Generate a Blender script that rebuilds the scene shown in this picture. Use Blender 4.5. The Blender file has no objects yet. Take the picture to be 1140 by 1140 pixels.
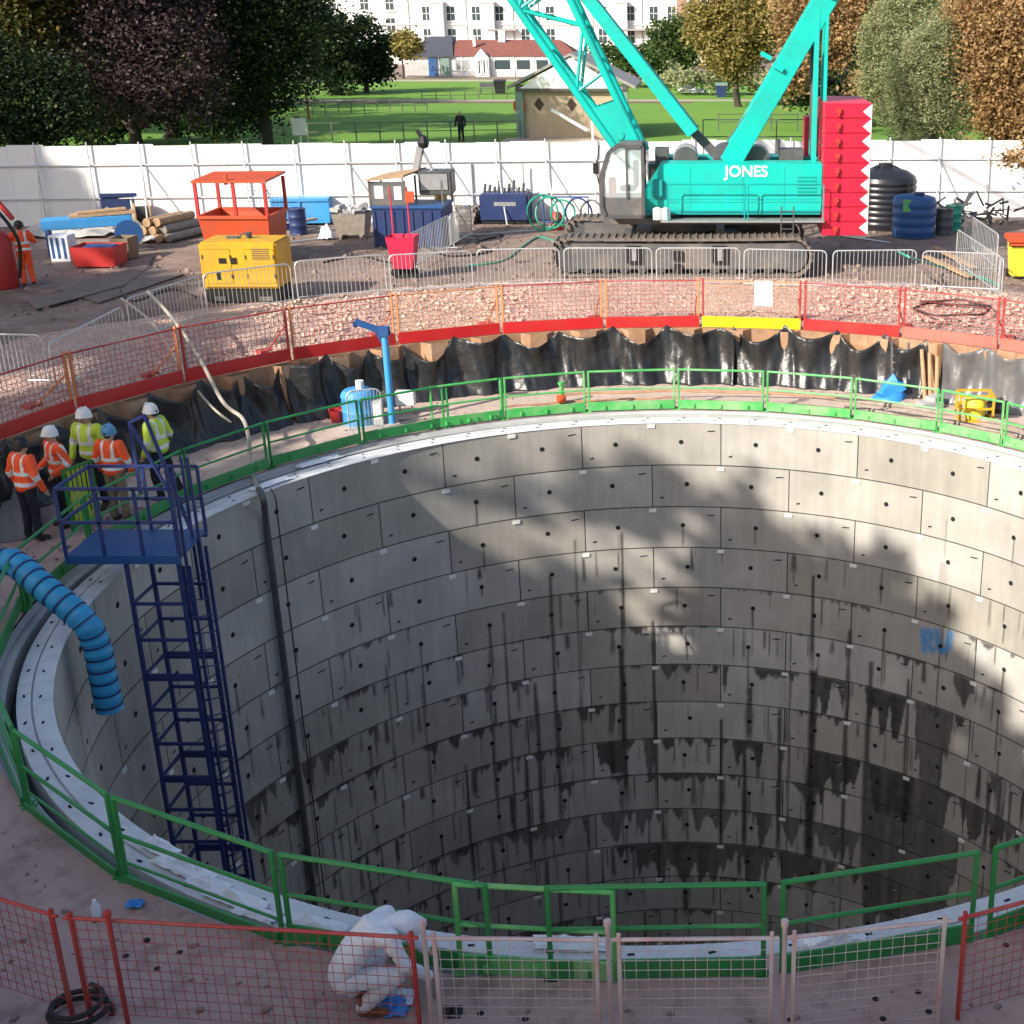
import bpy, bmesh, math, random
import numpy as np
from mathutils import Vector, Matrix
R_ = math.radians
random.seed(7); rng = np.random.default_rng(11)
scene = bpy.context.scene
COL = scene.collection

# ------------------------------------------------------------------ camera, sky, sun, exposure
F_PX, PITCH, XP, CAM_H = 1489.3, 0.3582, 797.4, 8.5035      # solved from the shaft's ellipse (1140 px wide frame)
cam = bpy.data.cameras.new('camera'); cam_o = bpy.data.objects.new('camera', cam); COL.objects.link(cam_o)
cam_o.location = (0, 0, CAM_H); cam_o.rotation_euler = (math.pi/2 - PITCH, 0, 0)
cam.sensor_width = 36; cam.lens = 36*F_PX/1140; cam.shift_x = -(XP-570)/1140
cam.clip_start = 0.1; cam.clip_end = 2000
scene.camera = cam_o
SUN_EL, SUN_HEAD = R_(31), R_(45)        # elevation; heading the light travels to, clockwise from +Y
w = bpy.data.worlds.new('World'); scene.world = w; w.use_nodes = True
nt = w.node_tree; bg = nt.nodes['Background']
sky = nt.nodes.new('ShaderNodeTexSky'); sky.sky_type = 'NISHITA'; sky.sun_disc = False
sky.sun_elevation = SUN_EL; sky.sun_rotation = SUN_HEAD + math.pi; sky.dust_density = 2.5; sky.ozone_density = .6; sky.air_density = .9
nt.links.new(sky.outputs[0], bg.inputs[0]); bg.inputs[1].default_value = 0.145
sun = bpy.data.lights.new('sun', 'SUN'); sun.energy = 5.0; sun.angle = R_(0.5); sun.color = (1, .93, .82)
sun_o = bpy.data.objects.new('sun', sun); COL.objects.link(sun_o)
ldir = Vector((math.sin(SUN_HEAD)*math.cos(SUN_EL), math.cos(SUN_HEAD)*math.cos(SUN_EL), -math.sin(SUN_EL)))
sun_o.rotation_euler = ldir.to_track_quat('-Z', 'Y').to_euler(); sun_o.location = (-30, -30, 40)
vs = scene.view_settings; vs.view_transform = 'Standard'; vs.look = 'None'; vs.gamma = 1; vs.exposure = 0.55
scene.cycles.max_bounces = 6; scene.cycles.diffuse_bounces = 3; scene.cycles.glossy_bounces = 3; scene.cycles.transparent_max_bounces = 8

# ------------------------------------------------------------------ helpers
CX, CY, RAD, PIT = -0.8214, 19.53, 8.8394, 0.993            # shaft centre, inner radius, ring height
YARD = 1.3                                                   # level of the yard round the pit
def ray(px, py):
    a, b = px-XP, py-570; c, s = math.cos(PITCH), math.sin(PITCH)
    return Vector((a, F_PX*c-b*s, -b*c-F_PX*s))
def at(px, py, Z=YARD):
    d = ray(px, py); t = (Z-CAM_H)/d.z; return Vector((d.x*t, d.y*t, Z))
def atY(px, py, Y):
    d = ray(px, py); t = Y/d.y; return Vector((d.x*t, Y, CAM_H+d.z*t))
def pol(a_deg, r, z=0.0):                                   # angle from +Y, clockwise, about the shaft centre
    a = R_(a_deg); return Vector((CX+r*math.sin(a), CY+r*math.cos(a), z))
def pxof(P):
    c, s = math.cos(PITCH), math.sin(PITCH); Z = P.z-CAM_H; z = P.y*c-Z*s
    return XP+F_PX*P.x/z, 570+F_PX*(-Z*c-P.y*s)/z
def angof(px, r, z, lo=-89, hi=89):                         # angle on a circle that is seen at picture column px
    for _ in range(50):
        m = (lo+hi)/2
        if pxof(pol(m, r, z))[0] < px: lo = m
        else: hi = m
    return lo
def floor_z(p): return 0.115-0.06*((p.y-CY)/10)             # pit floor rises slightly towards the near side
NF = .17                                                     # floor level at the near side

def mat(name, col, rough=.6, var=.18, scale=3.0, metal=0.0, bump=0.0, bscale=None, dirt=None, dirt_amt=.5, dirt_scale=1.2, spec=.5):
    m = bpy.data.materials.new(name); m.use_nodes = True; t = m.node_tree; N = t.nodes; L = t.links
    b = N['Principled BSDF']; b.inputs['Roughness'].default_value = rough; b.inputs['Metallic'].default_value = metal
    b.inputs['Specular IOR Level'].default_value = spec
    tc = N.new('ShaderNodeTexCoord'); nz = N.new('ShaderNodeTexNoise'); nz.inputs['Scale'].default_value = scale; nz.inputs['Detail'].default_value = 8
    nz.inputs['Roughness'].default_value = .65
    L.new(tc.outputs['Object'], nz.inputs['Vector'])
    mr = N.new('ShaderNodeMapRange'); mr.inputs[1].default_value = .3; mr.inputs[2].default_value = .7
    mr.inputs[3].default_value = 1-var; mr.inputs[4].default_value = 1+var
    L.new(nz.outputs[0], mr.inputs[0])
    mx = N.new('ShaderNodeVectorMath'); mx.operation = 'SCALE'; mx.inputs[0].default_value = col[:3]
    L.new(mr.outputs[0], mx.inputs['Scale']); out = mx.outputs[0]
    if dirt:
        n2 = N.new('ShaderNodeTexNoise'); n2.inputs['Scale'].default_value = dirt_scale; n2.inputs['Detail'].default_value = 10; n2.inputs['Roughness'].default_value = .7
        L.new(tc.outputs['Object'], n2.inputs['Vector'])
        r2 = N.new('ShaderNodeMapRange'); r2.inputs[1].default_value = .45; r2.inputs[2].default_value = .72; r2.inputs[3].default_value = 0; r2.inputs[4].default_value = dirt_amt
        L.new(n2.outputs[0], r2.inputs[0])
        mm = N.new('ShaderNodeMix'); mm.data_type = 'RGBA'; L.new(r2.outputs[0], mm.inputs[0]); L.new(out, mm.inputs[6]); mm.inputs[7].default_value = (*dirt, 1)
        out = mm.outputs[2]
    L.new(out, b.inputs['Base Color'])
    if bump:
        nb = N.new('ShaderNodeTexNoise'); nb.inputs['Scale'].default_value = bscale or scale*4; nb.inputs['Detail'].default_value = 6
        L.new(tc.outputs['Object'], nb.inputs['Vector'])
        bp = N.new('ShaderNodeBump'); bp.inputs['Strength'].default_value = bump; bp.inputs['Distance'].default_value = .05
        L.new(nb.outputs[0], bp.inputs['Height']); L.new(bp.outputs[0], b.inputs['Normal'])
    return m

M = {}
def defm(k, *a, **kw): M[k] = mat(k, *a, **kw)
defm('teal', (.0, .50, .42), .42, .09, 1.5, dirt=(.03, .27, .25), dirt_amt=.6, dirt_scale=.9)
defm('teal_dark', (.0, .30, .29), .5, .1)
defm('red_weight', (.60, .010, .045), .45, .08, 2, dirt=(.4, .02, .03), dirt_amt=.5)
defm('white_paint', (.8, .8, .78), .5, .05)
defm('hoarding', (.84, .84, .85), .55, .04, .6, dirt=(.55, .53, .5), dirt_amt=.25, dirt_scale=.5)
defm('steel', (.42, .43, .44), .42, .15, 6, metal=.55)
defm('post_grey', (.55, .55, .56), .6, .1)
defm('galv', (.55, .57, .58), .4, .15, 6, metal=.45)
defm('dark_steel', (.07, .075, .08), .5, .25, 4, dirt=(.16, .12, .09), dirt_amt=.5)
defm('grey_steel', (.10, .103, .105), .55, .15, 4, dirt=(.3, .24, .19), dirt_amt=.6)
defm('track', (.17, .14, .12), .75, .25, 6, dirt=(.06, .05, .04), dirt_amt=.6, bump=.2)
defm('black', (.012, .012, .013), .45, .2)
defm('rubber', (.02, .02, .021), .65, .2)
defm('glass', (.05, .07, .08), .08, .05)
defm('orange', (.58, .075, .02), .55, .12, 2, dirt=(.30, .09, .05), dirt_amt=.7)
defm('yellow', (.66, .36, .012), .5, .1, 2, dirt=(.30, .19, .06), dirt_amt=.7)
defm('bin_yellow', (.75, .68, .05), .5, .06)
defm('lime', (.55, .72, .06), .6, .08)
defm('hi_orange', (.95, .10, .02), .65, .08)
defm('reflect', (.75, .76, .74), .35, .04)
defm('navy', (.012, .03, .12), .55, .12, 3, dirt=(.06, .07, .1), dirt_amt=.4)
defm('blue', (.014, .08, .25), .5, .12, 2, dirt=(.08, .1, .15), dirt_amt=.5)
defm('light_blue', (.05, .32, .68), .5, .12, 2, dirt=(.2, .3, .38), dirt_amt=.35)
defm('tower_blue', (.014, .03, .15), .5, .15, 3, dirt=(.08, .09, .14), dirt_amt=.4)
defm('duct', (.03, .30, .55), .5, .12, 3)
defm('red', (.5, .03, .03), .5, .12, 2, dirt=(.25, .05, .04), dirt_amt=.5)
defm('mesh_red', (.42, .04, .04), .55, .15, 3, dirt=(.46, .18, .14), dirt_amt=.7)
defm('toe_red', (.62, .018, .02), .5, .08, 1, dirt=(.4, .06, .04), dirt_amt=.5)
defm('toe_faded', (.62, .13, .1), .6, .1, 1, dirt=(.45, .2, .15), dirt_amt=.6)
defm('toe_yellow', (.85, .62, .01), .5, .05)
defm('mesh_orange', (.66, .26, .11), .5, .15, 3)
defm('mesh_white', (.60, .50, .48), .5, .15, 4, dirt=(.42, .10, .09), dirt_amt=.85, dirt_scale=2)
defm('pink', (.62, .02, .075), .5, .1)
defm('green', (.02, .25, .06), .45, .15, 2, dirt=(.10, .22, .09), dirt_amt=.45)  # guardrail paint kept darker for the rails standing in shade
defm('green_hi', (.06, .40, .09), .45, .12, 2, dirt=(.38, .52, .28), dirt_amt=.8)  # same paint lightened for the sunlit far rails, plus pale dust
defm('green_hose', (.02, .3, .2), .4, .1)
defm('timber', (.42, .27, .15), .75, .25, 5, bump=.2)
defm('timber_old', (.28, .24, .2), .8, .25, 5, bump=.2)
defm('rust', (.36, .2, .11), .8, .25, 3, dirt=(.5, .36, .25), dirt_amt=.7, bump=.2)
defm('concrete', (.42, .415, .41), .8, .12, 3, dirt=(.26, .25, .24), dirt_amt=.5, bump=.1)
defm('rim', (.64, .65, .66), .75, .08, 3, dirt=(.34, .33, .32), dirt_amt=.45, dirt_scale=2.5, bump=.08)
defm('hole', (.01, .01, .01), .9, 0)
defm('plug', (.85, .84, .8), .6, .05)
defm('plastic', (.016, .017, .019), .34, .2, 3, bump=.5, bscale=5, spec=.55, dirt=(.06, .055, .05), dirt_amt=.6)
defm('plastic_grey', (.11, .11, .115), .36, .2, 3, bump=.5, bscale=4, spec=.7, dirt=(.25, .22, .2), dirt_amt=.5)
defm('tank', (.02, .021, .026), .35, .15, 3)
defm('litter', (.75, .78, .82), .4, .06)
defm('blue_bag', (.03, .25, .65), .5, .15)
defm('cable', (.03, .03, .03), .6, .2)
defm('pale_hose', (.42, .38, .31), .6, .2, 4)
defm('wall_white', (.82, .81, .79), .75, .04, .3)
defm('slate', (.06, .065, .085), .7, .15, 2)
defm('tile_red', (.2, .07, .055), .8, .2, 2)
defm('tan_wall', (.46, .36, .25), .8, .08, 1)
defm('hut_green', (.17, .27, .22), .6, .1)
defm('hut_roof', (.30, .29, .28), .8, .12)
defm('bark', (.05, .04, .032), .9, .3, 4, bump=.4)
defm('brick', (.33, .2, .15), .85, .2, 3)
defm('skin', (.55, .33, .24), .55, .05)
defm('hair', (.04, .025, .015), .7, .1)
defm('trouser_dark', (.014, .016, .024), .8, .2)
defm('khaki', (.2, .16, .1), .8, .15)
defm('boot', (.05, .03, .02), .7, .2)
defm('boot_brown', (.2, .08, .035), .7, .2)
defm('overall', (.72, .75, .8), .7, .05, 6, bump=.25, bscale=9)
defm('blue_hat', (.08, .28, .45), .4, .05)
defm('plank_grey', (.17, .16, .15), .8, .25, 4)

class MB:
    """Collects shapes; build() links them as one mesh object."""
    def __init__(s): s.v = []; s.f = []; s.m = []; s.cur = 0
    def add(s, vs_, fs_):
        o = len(s.v); s.v += [Vector(v) for v in vs_]; s.f += [tuple(i+o for i in f) for f in fs_]; s.m += [s.cur]*len(fs_); return s
    def box(s, c, d, rz=0, ry=0, rx=0):
        x, y, z = d[0]/2, d[1]/2, d[2]/2; c = Vector(c)
        vv = [Vector(p) for p in ((-x,-y,-z),(x,-y,-z),(x,y,-z),(-x,y,-z),(-x,-y,z),(x,-y,z),(x,y,z),(-x,y,z))]
        if rz or ry or rx:
            m = Matrix.Rotation(rz, 3, 'Z') @ Matrix.Rotation(ry, 3, 'Y') @ Matrix.Rotation(rx, 3, 'X'); vv = [m @ v for v in vv]
        return s.add([v+c for v in vv], [(0,3,2,1),(4,5,6,7),(0,1,5,4),(1,2,6,5),(2,3,7,6),(3,0,4,7)])
    def bar(s, p, q, wd, ht=None, up=(0,0,1)):
        p, q = Vector(p), Vector(q); d = (q-p).normalized(); u = Vector(up)
        if abs(d.dot(u)) > .98: u = Vector((0,1,0))
        a = d.cross(u).normalized()*wd/2; b = a.cross(d).normalized()*(ht or wd)/2
        vv = [p-a-b, p+a-b, p+a+b, p-a+b, q-a-b, q+a-b, q+a+b, q-a+b]
        return s.add(vv, [(0,1,2,3)[::-1],(4,5,6,7)[::-1][::-1],(0,1,5,4),(1,2,6,5),(2,3,7,6),(3,0,4,7)])
    def tube(s, p, q, r, n=8, r2=None, caps=True):
        p, q = Vector(p), Vector(q); d = (q-p).normalized(); u = Vector((0,0,1)) if abs(d.z) < .95 else Vector((0,1,0))
        a = d.cross(u).normalized(); b = a.cross(d); r2 = r if r2 is None else r2
        vv = []
        for c, rr in ((p, r), (q, r2)):
            for i in range(n):
                t = 2*math.pi*i/n; vv.append(c+(a*math.cos(t)+b*math.sin(t))*rr)
        ff = [(i, (i+1) % n, n+(i+1) % n, n+i) for i in range(n)]
        if caps: ff += [tuple(range(n))[::-1], tuple(range(n, 2*n))]
        return s.add(vv, ff)
    def poly(s, pts, r, n=8, rib=None):
        pts = [Vector(p) for p in pts]; vv = []; ff = []; k = len(pts); ref = Vector((0,0,1))
        prev = None
        for i, p in enumerate(pts):
            d = (pts[min(i+1,k-1)]-pts[max(i-1,0)]).normalized()
            if prev is None:
                u = Vector((0,0,1)) if abs(d.z) < .9 else Vector((0,1,0)); a = d.cross(u).normalized()
            else:
                a = (prev-d*prev.dot(d)).normalized()
            prev = a; b = a.cross(d); rr = r if rib is None else rib(i)
            for j in range(n):
                t = 2*math.pi*j/n; vv.append(p+(a*math.cos(t)+b*math.sin(t))*rr)
        for i in range(k-1):
            for j in range(n): ff.append((i*n+j, i*n+(j+1) % n, (i+1)*n+(j+1) % n, (i+1)*n+j))
        ff += [tuple(range(n))[::-1], tuple(range((k-1)*n, k*n))]
        return s.add(vv, ff)
    def lathe(s, prof, c, n=24, a0=0, a1=360, closed=False):
        c = Vector(c); k = len(prof); full = abs(a1-a0) >= 360; m_ = n if full else n+1; vv = []; ff = []
        for i in range(m_):
            t = R_(a0+(a1-a0)*i/n)
            for (r, z) in prof: vv.append(c+Vector((r*math.sin(t), r*math.cos(t), z)))
        for i in range(n):
            i2 = (i+1) % m_
            for j in range(k if closed else k-1):
                j2 = (j+1) % k; ff.append((i*k+j, i*k+j2, i2*k+j2, i2*k+j))
        return s.add(vv, ff)
    def prism(s, pts, d):
        pts = [Vector(p) for p in pts]; d = Vector(d); n = len(pts)
        return s.add(pts+[p+d for p in pts], [tuple(range(n))[::-1], tuple(range(n, 2*n))]+[(i, (i+1) % n, n+(i+1) % n, n+i) for i in range(n)])
    def build(s, name, mats, parent=None, smooth=False, bevel=0, org=None):
        me = bpy.data.meshes.new(name)
        org = Vector((0,0,0)) if org is None else org
        me.from_pydata([tuple(v-org) for v in s.v], [], s.f)
        for mm in (mats if isinstance(mats, (list, tuple)) else [mats]): me.materials.append(M[mm] if isinstance(mm, str) else mm)
        me.polygons.foreach_set('material_index', s.m); 
        b = bmesh.new(); b.from_mesh(me); bmesh.ops.recalc_face_normals(b, faces=b.faces)
        if bevel:
            bmesh.ops.bevel(b, geom=[e for e in b.edges if e.is_manifold and e.calc_face_angle(0) > .5], offset=bevel, segments=2, affect='EDGES', clamp_overlap=True)
        b.to_mesh(me); b.free()
        if smooth:
            me.polygons.foreach_set('use_smooth', [True]*len(me.polygons))
            try: me.set_sharp_from_angle(angle=R_(40))
            except Exception: pass
        o = bpy.data.objects.new(name, me); COL.objects.link(o)
        if parent is not None: o.parent = parent
        return o

def tag(o, label, cat, group=None, kind=None):
    o['label'] = label; o['category'] = cat
    if group: o['group'] = group
    if kind: o['kind'] = kind
    return o
def thing(name, label, cat, loc=(0,0,0), rz=0, group=None):
    o = bpy.data.objects.new(name, None); COL.objects.link(o); o.location = loc; o.rotation_euler.z = rz
    o.empty_display_size = .3
    return tag(o, label, cat, group)
WORLD_ORG = {}
def wthing(name, label, cat, loc, group=None):             # parts are given in world coordinates
    o = thing(name, label, cat, loc, 0, group); WORLD_ORG[o.name] = Vector(loc); return o
_b = MB.build
def wb(mb, name, mats, parent, **k):                       # build a part given in world coordinates under a wthing
    top = parent
    while top.parent: top = top.parent
    return _b(mb, name, mats, parent, org=WORLD_ORG.get(top.name, Vector((0,0,0))), **k)
def single(mb, name, mats, label, cat, loc, group=None, **k):
    o = _b(mb, name, mats, None, org=Vector(loc), **k); o.location = loc; return tag(o, label, cat, group)
def dup(root, loc, rz, label):
    r = root.copy(); COL.objects.link(r); r.location = loc; r.rotation_euler.z = rz; r['label'] = label
    for ch in list(root.children):
        c = ch.copy(); COL.objects.link(c); c.parent = r
        for g in list(ch.children):
            d = g.copy(); COL.objects.link(d); d.parent = c
    return r
def struct(o): o['kind'] = 'structure'; return o
def mesh_np(name, V, Fq, mats, smooth=False):
    me = bpy.data.meshes.new(name); me.vertices.add(len(V)); me.vertices.foreach_set('co', np.asarray(V, np.float32).ravel())
    k = Fq.shape[1]; me.loops.add(Fq.size); me.loops.foreach_set('vertex_index', Fq.astype(np.int32).ravel())
    me.polygons.add(len(Fq)); me.polygons.foreach_set('loop_start', np.arange(len(Fq), dtype=np.int32)*k); me.polygons.foreach_set('loop_total', np.full(len(Fq), k, np.int32))
    for mm in mats: me.materials.append(M[mm] if isinstance(mm, str) else mm)
    me.update(calc_edges=True)
    if smooth: me.polygons.foreach_set('use_smooth', np.ones(len(Fq), bool))
    return me
def text_mesh(body, size, depth):
    c = bpy.data.curves.new('lettering', 'FONT'); c.body = body; c.size = size; c.extrude = depth; c.align_x = 'CENTER'; c.align_y = 'CENTER'; c.offset = size*.018
    o = bpy.data.objects.new('lettering', c); COL.objects.link(o)
    dg = bpy.context.evaluated_depsgraph_get(); me = bpy.data.meshes.new_from_object(o.evaluated_get(dg)); bpy.data.objects.remove(o); return me

# ------------------------------------------------------------------ ground
def ground_mat(name, c1, c2, c3, s1=.25, s2=6, rough=.85, stones=0, bump=.4, spots=None):
    m = bpy.data.materials.new(name); m.use_nodes = True; t = m.node_tree; N = t.nodes; L = t.links; b = N['Principled BSDF']; b.inputs['Roughness'].default_value = rough
    tc = N.new('ShaderNodeTexCoord')
    def noise(s, d=8, r=.65):
        n = N.new('ShaderNodeTexNoise'); n.inputs['Scale'].default_value = s; n.inputs['Detail'].default_value = d; n.inputs['Roughness'].default_value = r
        L.new(tc.outputs['Object'], n.inputs['Vector']); return n.outputs[0]
    def ramp(src, lo, hi):
        r = N.new('ShaderNodeMapRange'); r.inputs[1].default_value = lo; r.inputs[2].default_value = hi; L.new(src, r.inputs[0]); return r.outputs[0]
    def mix(f, a, c, ty='MIX'):
        x = N.new('ShaderNodeMix'); x.data_type = 'RGBA'; x.blend_type = ty
        if isinstance(f, float): x.inputs[0].default_value = f
        else: L.new(f, x.inputs[0])
        for i, y in ((6, a), (7, c)):
            if isinstance(y, tuple): x.inputs[i].default_value = (*y, 1)
            else: L.new(y, x.inputs[i])
        return x.outputs[2]
    c = mix(ramp(noise(s1), .35, .65), c1, c2); c = mix(ramp(noise(s2), .5, .75), c, c3)
    hsrc = noise(s2*2)
    if stones:
        v = N.new('ShaderNodeTexVoronoi'); v.inputs['Scale'].default_value = stones; L.new(tc.outputs['Object'], v.inputs['Vector'])
        sep = N.new('ShaderNodeSeparateColor'); L.new(v.outputs['Color'], sep.inputs[0])
        g = N.new('ShaderNodeMapRange'); g.inputs[3].default_value = .72; g.inputs[4].default_value = 1.28; L.new(sep.outputs[0], g.inputs[0])
        sc = N.new('ShaderNodeVectorMath'); sc.operation = 'SCALE'; L.new(c, sc.inputs[0]); L.new(g.outputs[0], sc.inputs['Scale']); c = sc.outputs[0]
        v.inputs['Randomness'].default_value = 1; dn = N.new('ShaderNodeVectorMath'); dn.operation = 'ADD'; wn = N.new('ShaderNodeTexNoise'); wn.inputs['Scale'].default_value = 5; L.new(tc.outputs['Object'], wn.inputs['Vector']); L.new(tc.outputs['Object'], dn.inputs[0]); ws = N.new('ShaderNodeVectorMath'); ws.operation = 'SCALE'; ws.inputs['Scale'].default_value = .35; L.new(wn.outputs['Color'], ws.inputs[0]); L.new(ws.outputs[0], dn.inputs[1]); L.new(dn.outputs[0], v.inputs['Vector']); hsrc = v.outputs['Distance']
    L.new(c, b.inputs['Base Color'])
    bp = N.new('ShaderNodeBump'); bp.inputs['Strength'].default_value = bump; bp.inputs['Distance'].default_value = .06; bp.invert = bool(stones)
    L.new(hsrc, bp.inputs['Height']); L.new(bp.outputs[0], b.inputs['Normal']); M[name] = m
ground_mat('yard_mud', (.13, .088, .07), (.29, .205, .165), (.35, .275, .23), .33, 2.2, bump=.9)
ground_mat('gravel', (.54, .37, .30), (.60, .425, .35), (.45, .30, .245), .5, 4, stones=15, bump=1.0)
ground_mat('pit_mud', (.38, .255, .225), (.47, .335, .295), (.21, .14, .12), .5, 3, bump=.5)
ground_mat('grass', (.115, .25, .022), (.15, .30, .03), (.09, .2, .02), .12, 5, bump=.6)
ground_mat('grass_far', (.06, .08, .025), (.09, .10, .035), (.05, .06, .02), .05, 2, bump=.5)
ground_mat('gravel_path', (.4, .34, .27), (.45, .38, .3), (.33, .28, .23), .4, 4)
ground_mat('soil_bed', (.14, .10, .06), (.22, .17, .08), (.08, .1, .03), .8, 4, bump=.9)

def ring_sheet(name, radii, zf, material, a0=0, a1=360, n=144, jitter=0.0):
    mb = MB(); vv = []; ff = []; full = a1-a0 >= 360; cols = n if full else n+1
    for r in radii:
        for i in range(cols):
            p = pol(a0+(a1-a0)*i/n, r); p.z = zf(p, r)+random.uniform(-jitter, jitter); vv.append(p)
    for k in range(len(radii)-1):
        for i in range(n): ff.append((k*cols+i, k*cols+(i+1) % cols, (k+1)*cols+(i+1) % cols, (k+1)*cols+i))
    mb.add(vv, ff); return struct(mb.build(name, material, smooth=True))
def yard_z(p, r): return YARD
ring_sheet('ground', [12.62, 13.5, 15, 18, 24, 34, 60, 120, 250, 700], yard_z, 'yard_mud')
ring_sheet('gravel_strip', [12.60, 13, 13.6, 14.2, 15, 16, 17, 18.2, 19.2], lambda p, r: YARD+.012+.24*max(0, math.sin(math.pi*min(1, (r-12.6)/6.6)))*(.55+.25*math.sin(p.x*1.3)*math.cos(p.y*1.1)+.3*math.sin(p.x*.45+2)+.12*math.sin(p.x*3.1+p.y*2.2)), 'gravel', -84, 78, 170, .02)
ring_sheet('pit_floor', [9.58, 10.2, 10.8, 11.4, 12.0, 12.6], lambda p, r: floor_z(p), 'pit_mud', jitter=.012)
def flat(name, pts, material, sub=1):
    mb = MB(); mb.add(pts, [tuple(range(len(pts)))]); return struct(mb.build(name, material))
ground_mat('sandy_walk', (.50, .39, .32), (.56, .45, .375), (.36, .27, .22), .7, 4, bump=.4)
ring_sheet('path', [9.80, 10.4, 11.0, 11.6, 12.3], lambda p, r: floor_z(p)+.016, 'sandy_walk', -72, 84, 110, .006)
flat('lawn', [(-90, 56, YARD+.02), (60, 56, YARD+.02), (70, 158, YARD+.02), (-110, 158, YARD+.02)], 'grass')
flat('path', [(-60, 119, YARD+.026), (30, 119, YARD+.026), (30, 121.2, YARD+.026), (-60, 121.2, YARD+.026)], 'gravel_path')
flat('path', [(-70, 153.5, YARD+.026), (40, 153.5, YARD+.026), (40, 157, YARD+.026), (-70, 157, YARD+.026)], 'gravel_path')
flat('flower_bed', [(-52, 116.2, YARD+.026), (-2, 116.2, YARD+.026), (-2, 118.9, YARD+.026), (-52, 118.9, YARD+.026)], 'soil_bed')
flat('park_verge', [(-80, 51.5, YARD+.010), (50, 53.5, YARD+.010), (50, 62, YARD+.030), (-80, 60, YARD+.030)], 'grass_far')

def scatter(name, label, n, r0, r1, a0, a1, z0, smin, smax, material, seed):
    r = random.Random(seed); mb = MB()
    base = [Vector(v).normalized() for v in ((1,1,1),(1,-1,-1),(-1,1,-1),(-1,-1,1),(0,0,-1.2),(.9,-.2,1),(-.8,.6,.9))]
    for k in range(n):
        q = pol(r.uniform(a0, a1), math.sqrt(r.uniform(r0*r0, r1*r1)), 0); q.z = z0(q); s_ = smin+(smax-smin)*r.random()**3; rz = r.uniform(0, 6)
        v8 = []
        for sx, sy, sz in ((-1,-1,-.3),(1,-1,-.3),(1,1,-.3),(-1,1,-.3),(-.6,-.7,.7),(.7,-.6,.6),(.6,.7,.75),(-.7,.6,.55)):
            x, y = sx*r.uniform(.6, 1.2), sy*r.uniform(.6, 1.2); v8.append(q+Vector((x*math.cos(rz)-y*math.sin(rz), x*math.sin(rz)+y*math.cos(rz), sz*r.uniform(.7, 1.1)))*s_)
        mb.add(v8, [(0,3,2,1),(4,5,6,7),(0,1,5,4),(1,2,6,5),(2,3,7,6),(3,0,4,7)])
    o = mb.build(name, material); o['kind'] = 'stuff'; return tag(o, label, 'stones')
defm('stone_pink', (.54, .375, .305), .9, .3, 2)
defm('stone_brown', (.24, .18, .15), .9, .3, 2)
scatter('loose_stones', 'pale pinkish stones strewn over the gravel strip round the pit', 8000, 12.7, 18.6, -80, 72, lambda p: YARD+.02+.2*max(0, math.sin(math.pi*min(1, (math.hypot(p.x-CX, p.y-CY)-12.6)/6.6)))*.6, .015, .075, 'stone_pink', 3)
scatter('loose_stones', 'brown clods and stones scattered over the muddy yard', 2200, 18.5, 31, -62, 45, lambda p: YARD+.01, .02, .10, 'stone_brown', 4)
scatter('loose_stones', 'small clods lying on the pit floor round the shaft', 900, 9.9, 12.2, -110, 260, lambda p: floor_z(p)+.01, .012, .05, 'stone_brown', 5)
# ------------------------------------------------------------------ shaft lining
def wall_at(px, py, r=RAD):                                 # where a picture point meets the far inner wall: angle, depth
    d = ray(px, py); ox, oy = -CX, -CY
    A = d.x**2+d.y**2; B = 2*(ox*d.x+oy*d.y); C = ox**2+oy**2-r*r
    t = (-B+math.sqrt(max(0, B*B-4*A*C)))/(2*A); p = Vector((0,0,CAM_H))+d*t
    return math.degrees(math.atan2(p.x-CX, p.y-CY)), -p.z
DEPTH = 17.0; SEG = 20.0
lining = wthing('shaft_lining', 'round shaft wall of grey precast concrete segments with damp streaks', 'shaft', (CX, CY, 0))
fine = np.arange(-102, 74, math.degrees(.034/RAD)); coarse = np.arange(fine[-1]+1.2, 258, 1.2)
AN = np.concatenate([fine, coarse]); ZD = np.concatenate([np.arange(0, 14.5, .06), np.arange(14.5, DEPTH+.01, .5)])
S = np.zeros((len(AN), len(ZD)), np.float32); PA = np.zeros_like(S); U = np.radians(AN)*RAD
def vnoise(x, seed, f):
    r = np.random.default_rng(seed); t = r.random(4096); y = x*f+1000; i = np.floor(y).astype(int); k = y-i; k = k*k*(3-2*k)
    return t[i % 4096]*(1-k)+t[(i+1) % 4096]*k
def streak(a_deg, z0, ln, wd, st, grow=0.6):
    u0 = math.radians(a_deg)*RAD; sel = np.abs(U-u0) < wd*4+.1
    if not sel.any(): return
    u = U[sel][:, None]; z = ZD[None, :]; t = (z-z0)/ln
    ww = wd*(1-grow/2+grow*np.clip(t, 0, 1))*(.7+.6*vnoise(ZD, int(abs(u0)*1000)+3, 2.2))[None, :]
    cx = u0+.025*(vnoise(ZD, int(abs(u0)*777)+1, 1.1)-.5)[None, :]
    v = np.exp(-((u-cx)/ww)**4)*np.clip((z-z0)/.04, 0, 1)*np.clip((1.03-t)/.25, 0, 1)*st
    S[sel] = np.maximum(S[sel], v)
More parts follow.
